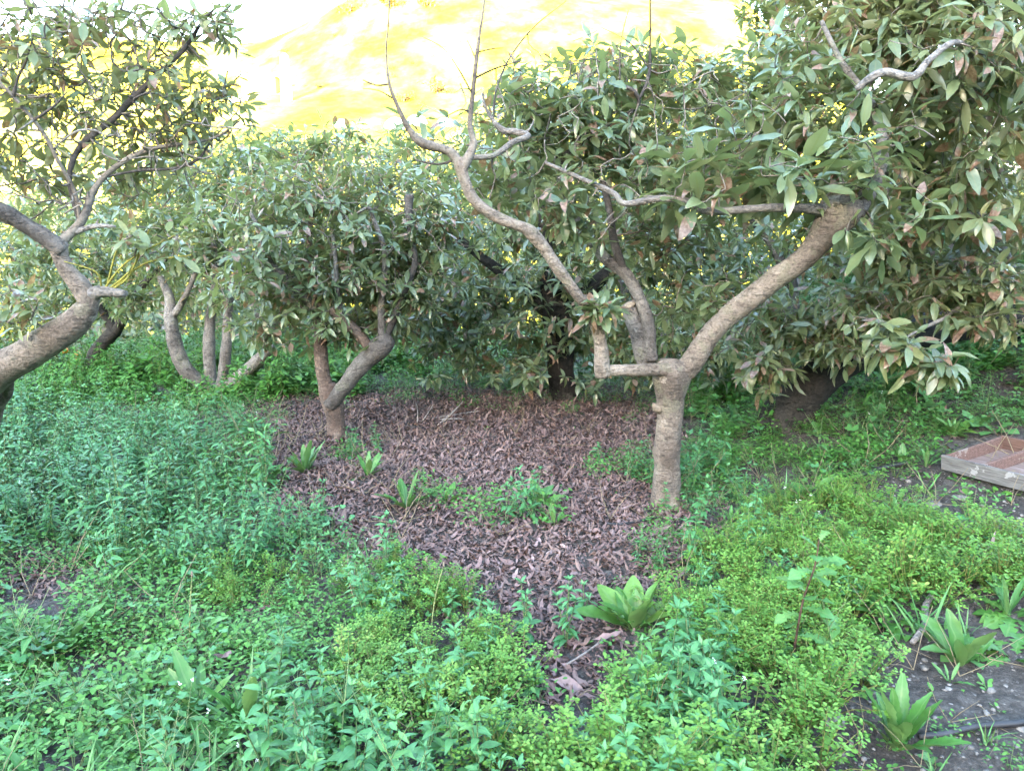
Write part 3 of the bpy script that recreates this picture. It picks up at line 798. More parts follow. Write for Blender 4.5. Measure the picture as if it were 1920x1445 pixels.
far_tree('avocado tree with dark stems at the far end of the weeds behind the bent trunk', 175, 745, 7.4, (215, 620),
         [(200, 500, 7.8, 170, 110, .9, 110), (80, 480, 7.8, 150, 130, .9, 90), (330, 380, 8.0, 120, 100, .8, 60), (120, 570, 7.7, 100, 40, .5, 24), (230, 360, 8, 190, 80, .9, 60)], barkm=M_BARK_DARK)
far_tree('tall loose avocado crown rising behind the reddish forked trunk', 590, 740, 8.4, (600, 600),
         [(570, 330, 8.6, 230, 90, 1.0, 160), (740, 330, 8.4, 170, 90, 1.0, 110), (500, 300, 9.0, 120, 60, 1.0, 60), (620, 480, 8.6, 240, 130, 1.0, 130), (850, 420, 8.4, 170, 130, 1.0, 110), (420, 330, 8.8, 130, 80, .9, 60), (860, 300, 8.6, 130, 60, .8, 50)], rr=(0.3, 1))
far_tree('pale avocado tree behind the dark dense one, its top against the yellow hillside', 1180, 720, 8.2, (1180, 560),
         [(1000, 260, 8.4, 170, 90, 1.0, 130), (1420, 420, 8.0, 170, 110, .8, 90), (1250, 190, 8.2, 200, 80, 1.0, 130), (1180, 330, 8.4, 250, 150, 1.0, 160)], rr=(0.35, 1))
far_tree('tall avocado tree behind the bank with its top against the sky', 1480, 650, 6.6, (1480, 520),
         [(1480, 140, 6.8, 110, 110, .8, 70), (1700, 80, 6.6, 220, 100, .8, 130), (1560, 330, 6.7, 230, 160, .8, 170), (1780, 330, 6.5, 200, 190, .8, 160), (1420, 260, 6.8, 130, 100, .7, 70), (1760, 500, 6.3, 170, 60, .5, 60), (1650, -20, 6.6, 300, 90, .8, 110), (1440, 20, 6.6, 70, 60, .4, 16)], (0.13, 0.19), rr=(0.2, 1))
bx = P(1480, 560, 6.6)
far_tree('leafy avocado tree closing the row behind the white-stemmed tree', 500, 690, 10.5, (500, 620),
         [(460, 560, 10.8, 240, 110, 1.3, 150), (250, 460, 11.0, 200, 150, 1.3, 120), (700, 540, 10.8, 200, 110, 1.3, 120)], (0.16, 0.24))
far_tree('leafy avocado tree far behind the dark trunk in the shaded middle', 900, 690, 11, (900, 620),
         [(900, 540, 11, 240, 110, 1.3, 150), (1150, 560, 11, 200, 110, 1.3, 130)], (0.16, 0.24))
far_tree('leafy avocado tree behind the leaning black trunk on the bank', 1560, 560, 9.5, (1560, 500),
         [(1450, 500, 9.6, 220, 130, 1.3, 140), (1750, 450, 9.4, 260, 170, 1.3, 170), (1960, 300, 9.4, 160, 250, 1.3, 110)], (0.16, 0.24))

far_tree('valley tree far down the slope behind the bent pale trunk', 120, 640, 15, (120, 600), [(60, 540, 15, 260, 110, 1.8, 120), (-150, 480, 15, 200, 150, 1.8, 80), (180, 625, 14.5, 300, 45, 1.5, 70)], (0.24, 0.34))
far_tree('valley tree far down the slope behind the white-stemmed tree', 420, 640, 16, (420, 610), [(380, 560, 16, 220, 110, 1.8, 110), (640, 500, 16, 240, 130, 1.8, 130), (470, 610, 15.5, 250, 45, 1.5, 60)], (0.24, 0.34))
far_tree('valley tree far down the slope in the middle of the row', 950, 640, 15.5, (950, 600), [(900, 480, 15.5, 260, 160, 1.8, 140), (1200, 480, 15.5, 260, 160, 1.8, 140)], (0.24, 0.34))

for lb, px in (('furthest valley tree in the gap beneath the bent pale trunk', 80), ('furthest valley tree behind the white-stemmed tree', 400), ('furthest valley tree behind the reddish forked trunk', 740), ('furthest valley tree behind the near forked tree', 1080)):
    far_tree(lb, px, 640, 26, (px, 560), [(px, 430, 26, 240, 110, 2.5, 190), (px + 20, 560, 26, 210, 90, 2.5, 110)], (0.38, 0.55))
# --- citrus with ripe fruit at the left
b = P(85, 735, 8.2); b.z = float(G(b.x, b.y))
cz = tree('orange_tree', 'low orange tree with ripe orange fruit seen under the bent pale trunk', b,
          [('trunk', [(90, 790, 8.2, 20), (90, 730, 8.2, 18), (92, 690, 8.2, 14)])], [(90, 680, 8.3, 120, 55, .6, 110), (20, 650, 8.4, 90, 60, .5, 60), (200, 690, 8.6, 70, 40, .5, 40)], (0.09, 0.14), mat=M_CITRUS, tm=AVO_F, per=(6, 10), rr=(0.2, 1))
fm, fnt, fb = new_mat('orange_peel')
fb.inputs['Base Color'].default_value = (0.75, 0.28, 0.03, 1); fb.inputs['Roughness'].default_value = 0.45
fnz = noise_tex(fnt, 120, 2)
fbp = N(fnt, 'ShaderNodeBump'); fbp.inputs['Strength'].default_value = 0.2; fnt.links.new(fnz, fbp.inputs['Height']); fnt.links.new(fbp.outputs[0], fb.inputs['Normal'])
fmb = MB()
tube(fmb, [(Vector((0, 0, 0.036 * math.sin(t))), max(0.002, 0.037 * math.cos(t))) for t in np.linspace(-1.5, 1.5, 9)], 10, 0, 0)
fo = fmb.build('orange', fm, cz, origin=(0, 0, 0))
for i in range(34):
    o = fo if i == 0 else fo.copy()
    if i: COL.objects.link(o); o.parent = cz
    e = rand_ell(1, 4)[0]
    p = P(90 + e[0] * 115, 690 + e[2] * 48, 8.0 + 0.35 * e[1])
    o.location = p - cz.location

# ------------------------------------------------------------------ far valley: bushes, house, rocks
def on_hill(px, py):
    best = None
    for Y in np.linspace(60, 184, 500):
        p = P(px, py, Y)
        if p.z <= float(hill_h(p.x, p.y)):
            return p
    return P(px, py, 170)


hill_b = [(660, 22, 26, 'reddish bush high on the sunlit hillside beside the skyline'), (738, 14, 30, 'largest reddish bush at the top of the sunlit hillside'), (802, 12, 26, 'reddish bush near the hilltop behind the bare upright twig'),
          (628, 68, 7, 'tiny dark bush on the pale band of the hillside'), (532, 100, 10, 'small olive bush above the pale far house'), (600, 165, 9, 'pinkish bush beside the far yellow field'), (690, 160, 10, 'grey bush by the yellow field edge'),
          (820, 175, 30, 'olive bush low on the hillside behind the bare curved limb'), (760, 190, 22, 'low olive bush at the foot of the yellow hillside'), (1330, 120, 30, 'bush on the hillside at the edge of the far tree crown'), (250, 60, 24, 'bush on the pale hillside behind the near crown'), (1100, 90, 16, 'single bush on the upper yellow slope')]
for (px, py, rp, lb) in hill_b:
    p = on_hill(px, py)
    s = pxm(p.y, py)
    root = empty('hillside_bush', p, lb, 'bush', 'bushes on the far hillside')
    e = rand_ell(70, 2) * np.array([[1, 1, 0.7]])
    e[:, 0] += 0.35 * np.sin(e[:, 2] * 5 + px); e[:, 2] *= 0.6 + 0.5 * np.abs(np.sin(e[:, 0] * 4 + py))
    C = np.array(p)[None] + e * np.array([[rp * s, rp * s, rp * s * 0.8]]) + np.array([[0, 0, rp * s * 0.35]])
    mb = MB(); D = e + np.array([[0, 0, 0.5]])
    add_whorls(mb, C, D, rng.uniform(0.12, 0.30, 70) * rp * s, (4, 8), AVO_F, (0.2, 1), 0.2)
    mb.build('foliage', M_BUSH, root)
    mb = MB(); tube(mb, [(p + Vector((0, 0, -0.5)), rp * s * 0.08), (p + Vector((0, 0, rp * s * 0.5)), rp * s * 0.05)], 6, 0)
    mb.build('stem', M_TWIG, root)


for i in range(16):
    px, py = rng.uniform(470, 1330), rng.uniform(30, 225)
    p = on_hill(px, py); s = pxm(p.y, py); rp = rng.uniform(5, 12)
    e = rand_ell(30, 2) * np.array([[1, 1, 0.6]])
    C = np.array(p)[None] + e * rp * s + np.array([[0, 0, rp * s * 0.3]])
    mb = MB(); add_whorls(mb, C, e + np.array([[0, 0, 0.5]]), rng.uniform(0.15, 0.35, 30) * rp * s, (4, 7), AVO_F, (0.2, 1), 0.2)
    tag(mb.build('hillside_shrub', M_BUSH, origin=tuple(p)), 'small low shrub dotted on the sunlit yellow hillside', 'shrub', 'small shrubs dotted over the far hillside')


def box(mb, lo, hi, j=0.0, R=None, c=None, bev=0.0):
    lo, hi = Vector(lo), Vector(hi)
    if bev:
        # chamfered box: each face inset, corners cut
        V, F = [], []
        import itertools
        idx = {}
        for sx, sy, sz in itertools.product((0, 1), repeat=3):
            for ax in range(3):
                v = [(lo[i], hi[i])[(sx, sy, sz)[i]] for i in range(3)]
                for i in range(3):
                    if i != ax: v[i] += bev * (1 if (sx, sy, sz)[i] == 0 else -1)
                idx[(sx, sy, sz, ax)] = len(V); V.append(v)
        def quad(a, b, c_, d): F.extend([(a, b, c_), (a, c_, d)])
        for ax in range(3):
            o1, o2 = [i for i in range(3) if i != ax]
            for s in (0, 1):
                def k(a, b):
                    q = [0, 0, 0]; q[ax] = s; q[o1] = a; q[o2] = b
                    return idx[(*q, ax)]
                quad(k(0, 0), k(1, 0), k(1, 1), k(0, 1))
        for ax in range(3):
            o1, o2 = [i for i in range(3) if i != ax]
            for a in (0, 1):
                for b_ in (0, 1):
                    q0 = [0, 0, 0]; q0[ax] = 0; q0[o1] = a; q0[o2] = b_
                    q1 = list(q0); q1[ax] = 1
                    quad(idx[(*q0, o1)], idx[(*q1, o1)], idx[(*q1, o2)], idx[(*q0, o2)])
        for sx, sy, sz in itertools.product((0, 1), repeat=3):
            F.append((idx[(sx, sy, sz, 0)], idx[(sx, sy, sz, 1)], idx[(sx, sy, sz, 2)]))
        V = np.array(V, float)
    else:
        V = np.array([[x, y, z] for x in (lo.x, hi.x) for y in (lo.y, hi.y) for z in (lo.z, hi.z)], float)
        F = []
        for a, b, c_, d in ((0, 1, 3, 2), (4, 6, 7, 5), (0, 4, 5, 1), (2, 3, 7, 6), (0, 2, 6, 4), (1, 5, 7, 3)):
            F += [(a, b, c_), (a, c_, d)]
    if j: V = V + rng.normal(0, j, V.shape)
    if R is not None: V = V @ np.array(R).T
    if c is not None: V = V + np.array(c)[None]
    mb.add(V, F)


def flat_mat(name, c1, c2, scale, rough=0.9):
    m, nt, b = new_mat(name)
    tc = N(nt, 'ShaderNodeTexCoord')
    n = noise_tex(nt, scale, 5, 0.6, tc.outputs['Object'])
    nt.links.new(ramp(nt, n, [(0.35, c1), (0.65, c2)]), b.inputs['Base Color'])
    b.inputs['Roughness'].default_value = rough
    return m


M_WALL = flat_mat('yellow_render', (0.5, 0.43, 0.09), (0.58, 0.5, 0.14), 0.8)
M_WHITE = flat_mat('white_render', (0.72, 0.71, 0.67), (0.82, 0.81, 0.78), 0.8)
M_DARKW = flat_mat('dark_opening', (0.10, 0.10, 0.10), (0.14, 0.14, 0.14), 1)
hp = on_hill(492, 182)
s = pxm(hp.y, 180)
house = empty('farm_building', hp, 'low yellow farm building with two dark openings on the sunlit hillside', 'building')
mb = MB(); box(mb, (-38 * s, 0, 0), (26 * s, 40 * s, 36 * s), c=hp); mb.build('wall', M_WALL, house, smooth=False, attr=False)
mb = MB(); box(mb, (-44 * s, -4 * s, 36 * s), (30 * s, 44 * s, 42 * s), c=hp); mb.build('roof', M_WHITE, house, smooth=False, attr=False)
mb = MB(); box(mb, (-60 * s, -9 * s, -22 * s), (46 * s, -0.3 * s, 0), c=hp); mb.build('terrace', M_WHITE, house, smooth=False, attr=False)
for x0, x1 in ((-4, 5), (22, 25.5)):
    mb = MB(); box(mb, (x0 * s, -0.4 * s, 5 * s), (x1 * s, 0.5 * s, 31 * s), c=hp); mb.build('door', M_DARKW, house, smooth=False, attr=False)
pp = on_hill(538, 190)
s = pxm(pp.y, 180)
tow = empty('stone_pillar', pp, 'whitewashed pillar block standing beside the yellow farm building', 'pillar')
mb = MB()
tube(mb, [(pp + Vector((0, 0, -2 * s)), 11 * s), (pp + Vector((0, 0, 40 * s)), 10 * s), (pp + Vector((0, 0, 78 * s)), 8 * s), (pp + Vector((0, 0, 84 * s)), 3 * s)], 12, 0, 0)
mb.build('shaft', M_WHITE, tow)
for i, (px, py, r, lb) in enumerate([(640, 236, 12, 'pale boulder at the foot of the hillside, the one nearest the yellow field'), (702, 232, 9, 'smallest pale boulder at the foot of the hillside'), (742, 238, 17, 'pale boulder at the hill foot just behind the bare curved limb'), (782, 232, 16, 'pale boulder at the hill foot, in front of the low olive bush'), (836, 234, 13, 'pale boulder at the hill foot beside the upright bare twig')]):
    p = on_hill(px, py); s = pxm(p.y, py)
    mb = MB()
    rs = [(p + Vector((0, 0, r * s * math.sin(t))), max(0.02, r * s * 1.2 * math.cos(t))) for t in np.linspace(-1.5, 1.5, 9)]
    tube(mb, rs, 14, 0, 0.25, seed=i * 3.1, bfreq=0.5)
    tag(mb.build('boulder', M_WHITE, origin=tuple(p)), lb, 'boulder', 'pale boulders below the hillside')

exec_weeds = True
# ------------------------------------------------------------------ weeds
W_ST = (0.15, 0.18, 0.07)
M_MERC = leaf_mat('mercury_leaf', [(0, (0.0279, 0.1144, 0.0389)), (0.4, (0.0464, 0.1757, 0.0599)), (0.75, (0.0712, 0.2288, 0.0779)), (0.95, (0.0929, 0.2451, 0.0599)), (1, (0.1486, 0.2451, 0.0420))], stem=(0.12, 0.19, 0.08), rough=0.45, transl=0.17, back=(0.10, 0.19, 0.10), vein=(0.12, 0.22, 0.10), veinmix=0.3)
M_SPURGE = leaf_mat('spurge_leaf', [(0, (0.0425, 0.1373, 0.0195)), (0.4, (0.0759, 0.2021, 0.0279)), (0.8, (0.1214, 0.2593, 0.0383)), (0.95, (0.1578, 0.2364, 0.0418)), (1, (0.1820, 0.1983, 0.0418))], stem=(0.17, 0.20, 0.06), rough=0.55, transl=0.17, back=(0.13, 0.21, 0.06), veinmix=0)
M_CHICK = leaf_mat('chickweed_leaf', [(0, (0.0315, 0.1197, 0.0200)), (0.5, (0.0536, 0.1835, 0.0286)), (1, (0.0882, 0.2314, 0.0393))], stem=(0.12, 0.18, 0.06), rough=0.5, transl=0.17, back=(0.10, 0.19, 0.06), veinmix=0)
M_DOCK = leaf_mat('dock_leaf', [(0, (0.028, 0.105, 0.022)), (0.6, (0.052, 0.165, 0.03)), (0.9, (0.095, 0.20, 0.036)), (1, (0.22, 0.20, 0.04))], stem=(0.2, 0.25, 0.1), rough=0.42, transl=0.17, back=(0.12, 0.22, 0.08), vein=(0.12, 0.22, 0.07), veinmix=0.45)
M_GRASSY = leaf_mat('meadow_leaf', [(0, (0.0410, 0.1436, 0.0393)), (0.6, (0.0693, 0.2075, 0.0557)), (1, (0.1197, 0.2314, 0.0571))], stem=(0.15, 0.22, 0.09), rough=0.5, transl=0.17, back=(0.11, 0.2, 0.08), veinmix=0.2)
M_LITTER = leaf_mat('dry_leaf', [(0, (0.0336, 0.0208, 0.0202)), (0.35, (0.0952, 0.0573, 0.0532)), (0.65, (0.1680, 0.1073, 0.1011)), (0.9, (0.2576, 0.1823, 0.1756)), (1, (0.3808, 0.3021, 0.2873))], rough=0.6, transl=0.05, back=(0.17, 0.115, 0.10), vein=(0.25, 0.17, 0.14), veinmix=0.3, spec=0.35, var=0.5)

SM = [(0.0, 0.03), (0.28, 0.19), (0.62, 0.14), (1.0, 0.01)]
L_MERC = [leaf_tmpl(SM, 0.3, d, t, 0.1) for d, t in ((0.25, 0.1), (0.5, -0.2))]
L_MERCN = [leaf_tmpl([(0, .03), (.12, .12), (.2, .12), (.3, .19), (.38, .175), (.5, .19), (.58, .15), (.72, .13), (.8, .09), (1, .005)], 0.3, d, t, 0.1) for d, t in ((0.25, 0.1), (0.5, -0.2))]
L_OVAL = [leaf_tmpl([(0.0, 0.04), (0.4, 0.27), (0.75, 0.27), (1.0, 0.06)], 0.2, 0.1, 0.0, 0.0)]
LR = [(i / 22.0, max(0.004, (0.024 + 0.095 * math.sin(math.pi * min(1, (i / 22.0) ** 1.25)) ** 0.9) * (1.0 if i % 2 else 0.86))) for i in range(23)]
L_LANCE = [leaf_tmpl(LR, 0.35, d, t, 0.0, 0.12) for d, t in ((0.15, 0.2), (0.08, -0.3), (0.28, 0.1))]
L_BROAD = [leaf_tmpl([(0, .03), (.08, .1), (.25, .2), (.45, .24), (.65, .22), (.85, .13), (.96, .05), (1, .004)], 0.3, d, t, 0.12, 0.15) for d, t in ((0.2, 0.2), (0.1, -0.3), (0.35, 0.1))]
L_LOBED = [leaf_tmpl([(0, .03), (.1, .05), (.18, .15), (.24, .05), (.34, .2), (.42, .07), (.52, .24), (.6, .1), (.72, .26), (.85, .17), (1, .01)], 0.2, d, t, 0.05, 0.1) for d, t in ((0.3, 0.2), (0.5, -0.2))]
L_BLADE = [leaf_tmpl([(0, .012), (.3, .018), (.7, .012), (1, .001)], 0.4, d, t, 0.0) for d, t in ((0.5, 0.3), (0.9, -0.3), (0.2, 0.2))]


def leaves(mb, tl, pos, d, up, L, r, wid=1.0):
    pos, d, up = np.asarray(pos, float), np.asarray(d, float), np.asarray(up, float)
    L = np.asarray(L, float); r = np.clip(np.asarray(r, float), 0.001, 1)
    M = frames(d, up)
    t = rng.integers(0, len(tl), len(pos))
    for q in range(len(tl)):
        s = t == q
        if s.any():
            inst(mb, tl[q], M[s], pos[s], np.stack([L[s], L[s] * wid, L[s]], 1), r[s])


def fan_leaf(n=9, lob=0.25):
    """round lobed leaf with a long stalk, in the xy plane"""
    V = [(0, 0, 0)]; U = [(0, 0.1, 0)]
    for i in range(n * 2 + 1):
        a = -2.75 + 5.5 * i / (n * 2)
        rr = 0.5 * (1 - (lob if i % 2 == 0 else 0))
        V.append((rr * math.cos(a) , rr * math.sin(a), 0.05 * math.cos(a * 3) + (0.05 if i % 2 else 0))); U.append((0, 0.7, 0.6 if i % 2 else 0.9))
    F = [(0, i, i + 1) for i in range(1, n * 2 + 1)]
    return np.array(V), np.array(F), np.array(U, float)


L_FAN = [fan_leaf(5, 0.2), fan_leaf(6, 0.3)]


def up_noise(n, s=0.3):
    return np.array([[0, 0, 1.0]]) + rng.normal(0, s, (n, 3))


def p_mercury(h=0.3, stems=3, near=False, lf=0.042):
    mb = MB(); tl = L_MERCN if near else L_MERC
    for si in range(stems):
        a = rng.uniform(0, 6.28); lean = rng.uniform(0.05, 0.4) if si else 0.08
        hh = h * (rng.uniform(0.6, 1.0) if si else 1)
        pt = [(Vector((0, 0, -0.02)), 0.0028), (Vector((math.cos(a) * lean * hh * 0.4, math.sin(a) * lean * hh * 0.4, hh * 0.5)), 0.0024), (Vector((math.cos(a) * lean * hh, math.sin(a) * lean * hh, hh)), 0.0014)]
        tube(mb, pt, 3, 0, 0, cap=False, A=(0.5, -1, 0))
        nn = max(4, int(hh / 0.032))
        pos, d, L, r = [], [], [], []
        for k in range(nn):
            t = 0.2 + 0.8 * k / (nn - 1)
            q = pt[0][0].lerp(pt[1][0], min(t * 2, 1)) if t < 0.5 else pt[1][0].lerp(pt[2][0], t * 2 - 1)
            for sgn in (0, math.pi):
                az = k * 1.57 + sgn + rng.normal(0, 0.3)
                el = rng.uniform(-0.1, 0.5) if k < nn - 1 else rng.uniform(0.7, 1.1)
                pos.append(q); d.append((math.cos(az) * math.cos(el), math.sin(az) * math.cos(el), math.sin(el)))
                L.append(lf * (1.15 - 0.5 * t ** 3) * rng.uniform(0.75, 1.2)); r.append(0.25 + 0.5 * t + rng.uniform(-0.2, 0.2))
        for _ in range(5):
            az = rng.uniform(0, 6.28); pos.append(pt[2][0]); el = rng.uniform(0.5, 1.2)
            d.append((math.cos(az) * math.cos(el), math.sin(az) * math.cos(el), math.sin(el))); L.append(lf * 0.5); r.append(0.85)
        leaves(mb, tl, pos, d, up_noise(len(pos), 0.2), L, r)
    return mb.tmpl()


def p_spurge(h=0.14, n=26, near=False):
    mb = MB()
    heads = []
    for i in range(n // 3):
        a = rng.uniform(0, 6.28); rr = h * 0.75 * math.sqrt(rng.uniform(0, 1))
        tip = Vector((math.cos(a) * rr, math.sin(a) * rr, h * (1.05 - 0.45 * (rr / (h * 0.75)) ** 2) * rng.uniform(0.8, 1.1)))
        tube(mb, [(Vector((0, 0, -0.01)), 0.0016), (tip * 0.55 + Vector((0, 0, h * 0.05)), 0.0013), (tip, 0.0008)], 3, 0, 0, cap=False)
        heads.append(tip)
    pos, d, L, r = [], [], [], []
    for tip in heads:
        for k in range(14 if near else 7):
            az = rng.uniform(0, 6.28); el = rng.uniform(-0.1, 0.6)
            o = Vector((math.cos(az), math.sin(az), 0)) * rng.uniform(0, 0.016) + Vector((0, 0, rng.uniform(-0.012, 0.008)))
            pos.append(tip + o); d.append((math.cos(az) * math.cos(el), math.sin(az) * math.cos(el), math.sin(el)))
            L.append(rng.uniform(0.0065, 0.0115)); r.append(rng.uniform(0.4, 1.0))
        for k in range(5):
            t = rng.uniform(0.3, 0.9); az = rng.uniform(0, 6.28)
            pos.append(tip * t); d.append((math.cos(az), math.sin(az), 0.2)); L.append(rng.uniform(0.01, 0.017)); r.append(rng.uniform(0.1, 0.5))
    leaves(mb, L_OVAL, pos, d, up_noise(len(pos), 0.25), L, r, 1.1)
    return mb.tmpl()


def p_chick(h=0.08, n=46, L0=0.014):
    mb = MB()
    a = rng.uniform(0, 6.28, n); rr = 0.09 * np.sqrt(rng.uniform(0, 1, n))
    z = h * rng.uniform(0.15, 1, n) * (1 - 0.4 * (rr / 0.09) ** 2)
    pos = np.stack([np.cos(a) * rr, np.sin(a) * rr, z], 1)
    az = rng.uniform(0, 6.28, n); el = rng.uniform(-0.2, 0.6, n)
    d = np.stack([np.cos(az) * np.cos(el), np.sin(az) * np.cos(el), np.sin(el)], 1)
    leaves(mb, L_OVAL, pos, d, up_noise(n, 0.3), L0 * rng.uniform(0.7, 1.5, n), 0.2 + 0.6 * z / h + rng.uniform(-0.15, 0.2, n), 1.0)
    for k in range(5):
        q = Vector(pos[k]); tube(mb, [(Vector((0, 0, -0.01)), 0.0012), (q * 0.5 + Vector((0, 0, 0.01)), 0.001), (q, 0.0008)], 3, 0, 0, cap=False)
    return mb.tmpl()


def p_rosette(n=8, L0=0.14, tl=L_LANCE, el=(0.5, 1.2), wid=1.0, r=(0.2, 0.95)):
    mb = MB()
    az = np.arange(n) * 2.4 + rng.normal(0, 0.25, n)
    e = rng.uniform(el[0], el[1], n)
    d = np.stack([np.cos(az) * np.cos(e), np.sin(az) * np.cos(e), np.sin(e)], 1)
    pos = np.stack([np.cos(az) * 0.006, np.sin(az) * 0.006, np.full(n, -0.005)], 1)
    up = np.stack([-np.cos(az) * np.sin(e), -np.sin(az) * np.sin(e), np.cos(e)], 1) + rng.normal(0, 0.15, (n, 3))
    leaves(mb, tl, pos, d, up, L0 * rng.uniform(0.6, 1.1, n), rng.uniform(r[0], r[1], n), wid)
    return mb.tmpl()


def p_mallow(n=7, h=0.16, L0=0.07):
    mb = MB()
    pos, d, L, r, up = [], [], [], [], []
    for i in range(n):
        az = i * 2.4 + rng.normal(0, 0.3); rr = rng.uniform(0.3, 1.0) * h * 0.8; z = h * rng.uniform(0.5, 1.05)
        tip = Vector((math.cos(az) * rr, math.sin(az) * rr, z))
        tube(mb, [(Vector((0, 0, -0.01)), 0.002), (Vector((tip.x * 0.4, tip.y * 0.4, z * 0.6)), 0.0016), (tip, 0.0012)], 3, 0, 0, cap=False)
        pos.append(tip); d.append((math.cos(az), math.sin(az), rng.uniform(-0.5, 0.1))); up.append((math.cos(az) * 0.25 + rng.normal(0, .2), math.sin(az) * 0.25 - 0.15 + rng.normal(0, .2), 1)); L.append(L0 * rng.uniform(0.6, 1.15)); r.append(rng.uniform(0.2, 0.9))
    leaves(mb, L_FAN, pos, d, up, L, r)
    return mb.tmpl()


def p_tall(h=0.35, fl=True, br=4):
    """thin stalk with a few leaves and pale flowers at the tips"""
    mb = MB()
    pos, d, L, r = [], [], [], []
    a0 = rng.uniform(0, 6.28)
    top = Vector((math.cos(a0) * 0.08, math.sin(a0) * 0.08, h))
    tube(mb, [(Vector((0, 0, -0.01)), 0.0026), (top * 0.5, 0.002), (top, 0.0012)], 3, 0, 0, cap=False)
    tips = [top]
    for b_ in range(br):
        t = rng.uniform(0.4, 0.9); az = rng.uniform(0, 6.28); q = top * t
        e = q + Vector((math.cos(az) * 0.07, math.sin(az) * 0.07, rng.uniform(0.04, 0.12)))
        tube(mb, [(q, 0.0014), (e, 0.0008)], 3, 0, 0, cap=False); tips.append(e)
        pos.append(q); d.append((math.cos(az), math.sin(az), 0.4)); L.append(rng.uniform(0.03, 0.07)); r.append(rng.uniform(0.2, 0.8))
    for k in range(7):
        t = rng.uniform(0.05, 0.6); az = rng.uniform(0, 6.28)
        pos.append(top * t); d.append((math.cos(az), math.sin(az), rng.uniform(0.1, 0.8))); L.append(rng.uniform(0.04, 0.10)); r.append(rng.uniform(0.1, 0.7))
    leaves(mb, L_MERC, pos, d, up_noise(len(pos), 0.2), L, r)
    if fl:
        fv, ff, fa = L_OVAL[0]; fa = fa.copy(); fa[:, 1] = -2; fa[:, 0] = 0.5
        ps, ds = [], []
        for q in tips:
            for k in range(6):
                az = k * 1.05 + rng.normal(0, 0.2); ps.append(q + Vector((0, 0, rng.uniform(-0.008, 0.006)))); ds.append((math.cos(az), math.sin(az), 0.5))
        inst(mb, (fv, ff, fa), frames(np.array(ds), up_noise(len(ps), 0.1)), np.array([tuple(q) for q in ps]), rng.uniform(0.005, 0.009, len(ps)), np.full(len(ps), 0.5))
    return mb.tmpl()


def p_grass(n=16, h=0.2):
    mb = MB()
    az = rng.uniform(0, 6.28, n); e = rng.uniform(0.9, 1.5, n)
    d = np.stack([np.cos(az) * np.cos(e), np.sin(az) * np.cos(e), np.sin(e)], 1)
    pos = np.stack([rng.normal(0, 0.015, n), rng.normal(0, 0.015, n), np.full(n, -0.01)], 1)
    up = np.stack([-np.cos(az) * np.sin(e), -np.sin(az) * np.sin(e), np.cos(e)], 1)
    leaves(mb, L_BLADE, pos, d, up, h * rng.uniform(0.5, 1.15, n), rng.uniform(0.1, 0.9, n), 1.6)
    return mb.tmpl()


def scatter(name, mat, temps, pts, sc=(0.7, 1.25), tilt=0.14, kind='stuff', zoff=0.0):
    mb = MB()
    n = len(pts)
    t = rng.integers(0, len(temps), n)
    for q in range(len(temps)):
        s = t == q; m = int(s.sum())
        if not m: continue
        pp_ = pts[s].copy(); pp_[:, 2] += zoff
        hk = 0.62 + 0.75 * clump(pp_[:, 0], pp_[:, 1], 3.3, 0.9)
        inst(mb, temps[q], rotz(rng.uniform(0, 6.28, m), tilt), pp_, rng.uniform(sc[0], sc[1], m) * hk, np.clip(0.2 + 0.5 * clump(pp_[:, 0], pp_[:, 1], 5.0, 2.0) + rng.normal(0, 0.25, m), 0.02, 1))
    print(name, n, mb.n)
    return tag(mb.build(name, mat), kind=kind)


# ---- where things grow, as outlines over the photograph's ground
CLEAR = [(490, 775), (620, 752), (1000, 748), (1240, 775), (1225, 830), (1120, 850), (1110, 885), (1225, 905), (1210, 980), (1180, 1040), (1150, 1100), (1130, 1150), (1110, 1240), (1085, 1300), (1010, 1310), (1000, 1270), (1060, 1190), (1050, 1080), (960, 1075), (880, 1040), (760, 1000), (690, 960), (600, 910), (500, 875)]
LEFTBARE = [(-20, 1055), (130, 1055), (300, 1125), (560, 1125), (600, 1180), (380, 1240), (200, 1190), (80, 1110), (-20, 1090)]
TRAY = [(1740, 900), (1765, 815), (1835, 790), (1990, 820), (2060, 960)]
SOIL = [(1600, 900), (1800, 880), (1960, 900), (2100, 1500), (1540, 1460), (1545, 1240), (1720, 1170), (1770, 1080), (1640, 985)]
NEARP = [(1540, 1250), (1960, 1200), (2100, 1600), (1500, 1600)]

litter_poly = [[(440, 765), (620, 742), (1000, 735), (1260, 765), (1320, 900), (1330, 1010), (1270, 1100), (1170, 1170), (1150, 1310), (960, 1330), (960, 1180), (680, 1060), (550, 980), (470, 880)]]
lit = sample(litter_poly, 3900, feather=30)
lit2 = sample([[(-700, 760), (2400, 760), (3200, 1900), (-1400, 1900)]], 60, clump_s=2.2, clump_lo=0.35, ph=1.0)
lit3 = sample([LEFTBARE, [(560, 1000), (760, 960), (900, 1060), (700, 1120)], [(1480, 1350), (1280, 1390), (1300, 1445), (1480, 1445)]], 500)
lit = np.concatenate([lit, lit2, lit3, sample([[(-60, 1045), (150, 1045), (140, 1120), (-60, 1120)]], 2600)])
DRY_T = [leaf_tmpl(BL(w), f, d, t, 0.12, wv) for (w, f, d, t, wv) in ((1.0, 0.6, 0.5, 0.6, 0.3), (0.8, 1.2, 0.2, -0.8, 0.4), (1.1, -0.6, -0.5, 0.5, 0.3), (0.9, 0.9, 0.9, 1.0, 0.5), (1.0, 0.3, -0.3, -0.4, 0.4))]
mb = MB()
n = len(lit)
az = rng.uniform(0, 6.28, n); el = rng.normal(0.0, 0.16, n)
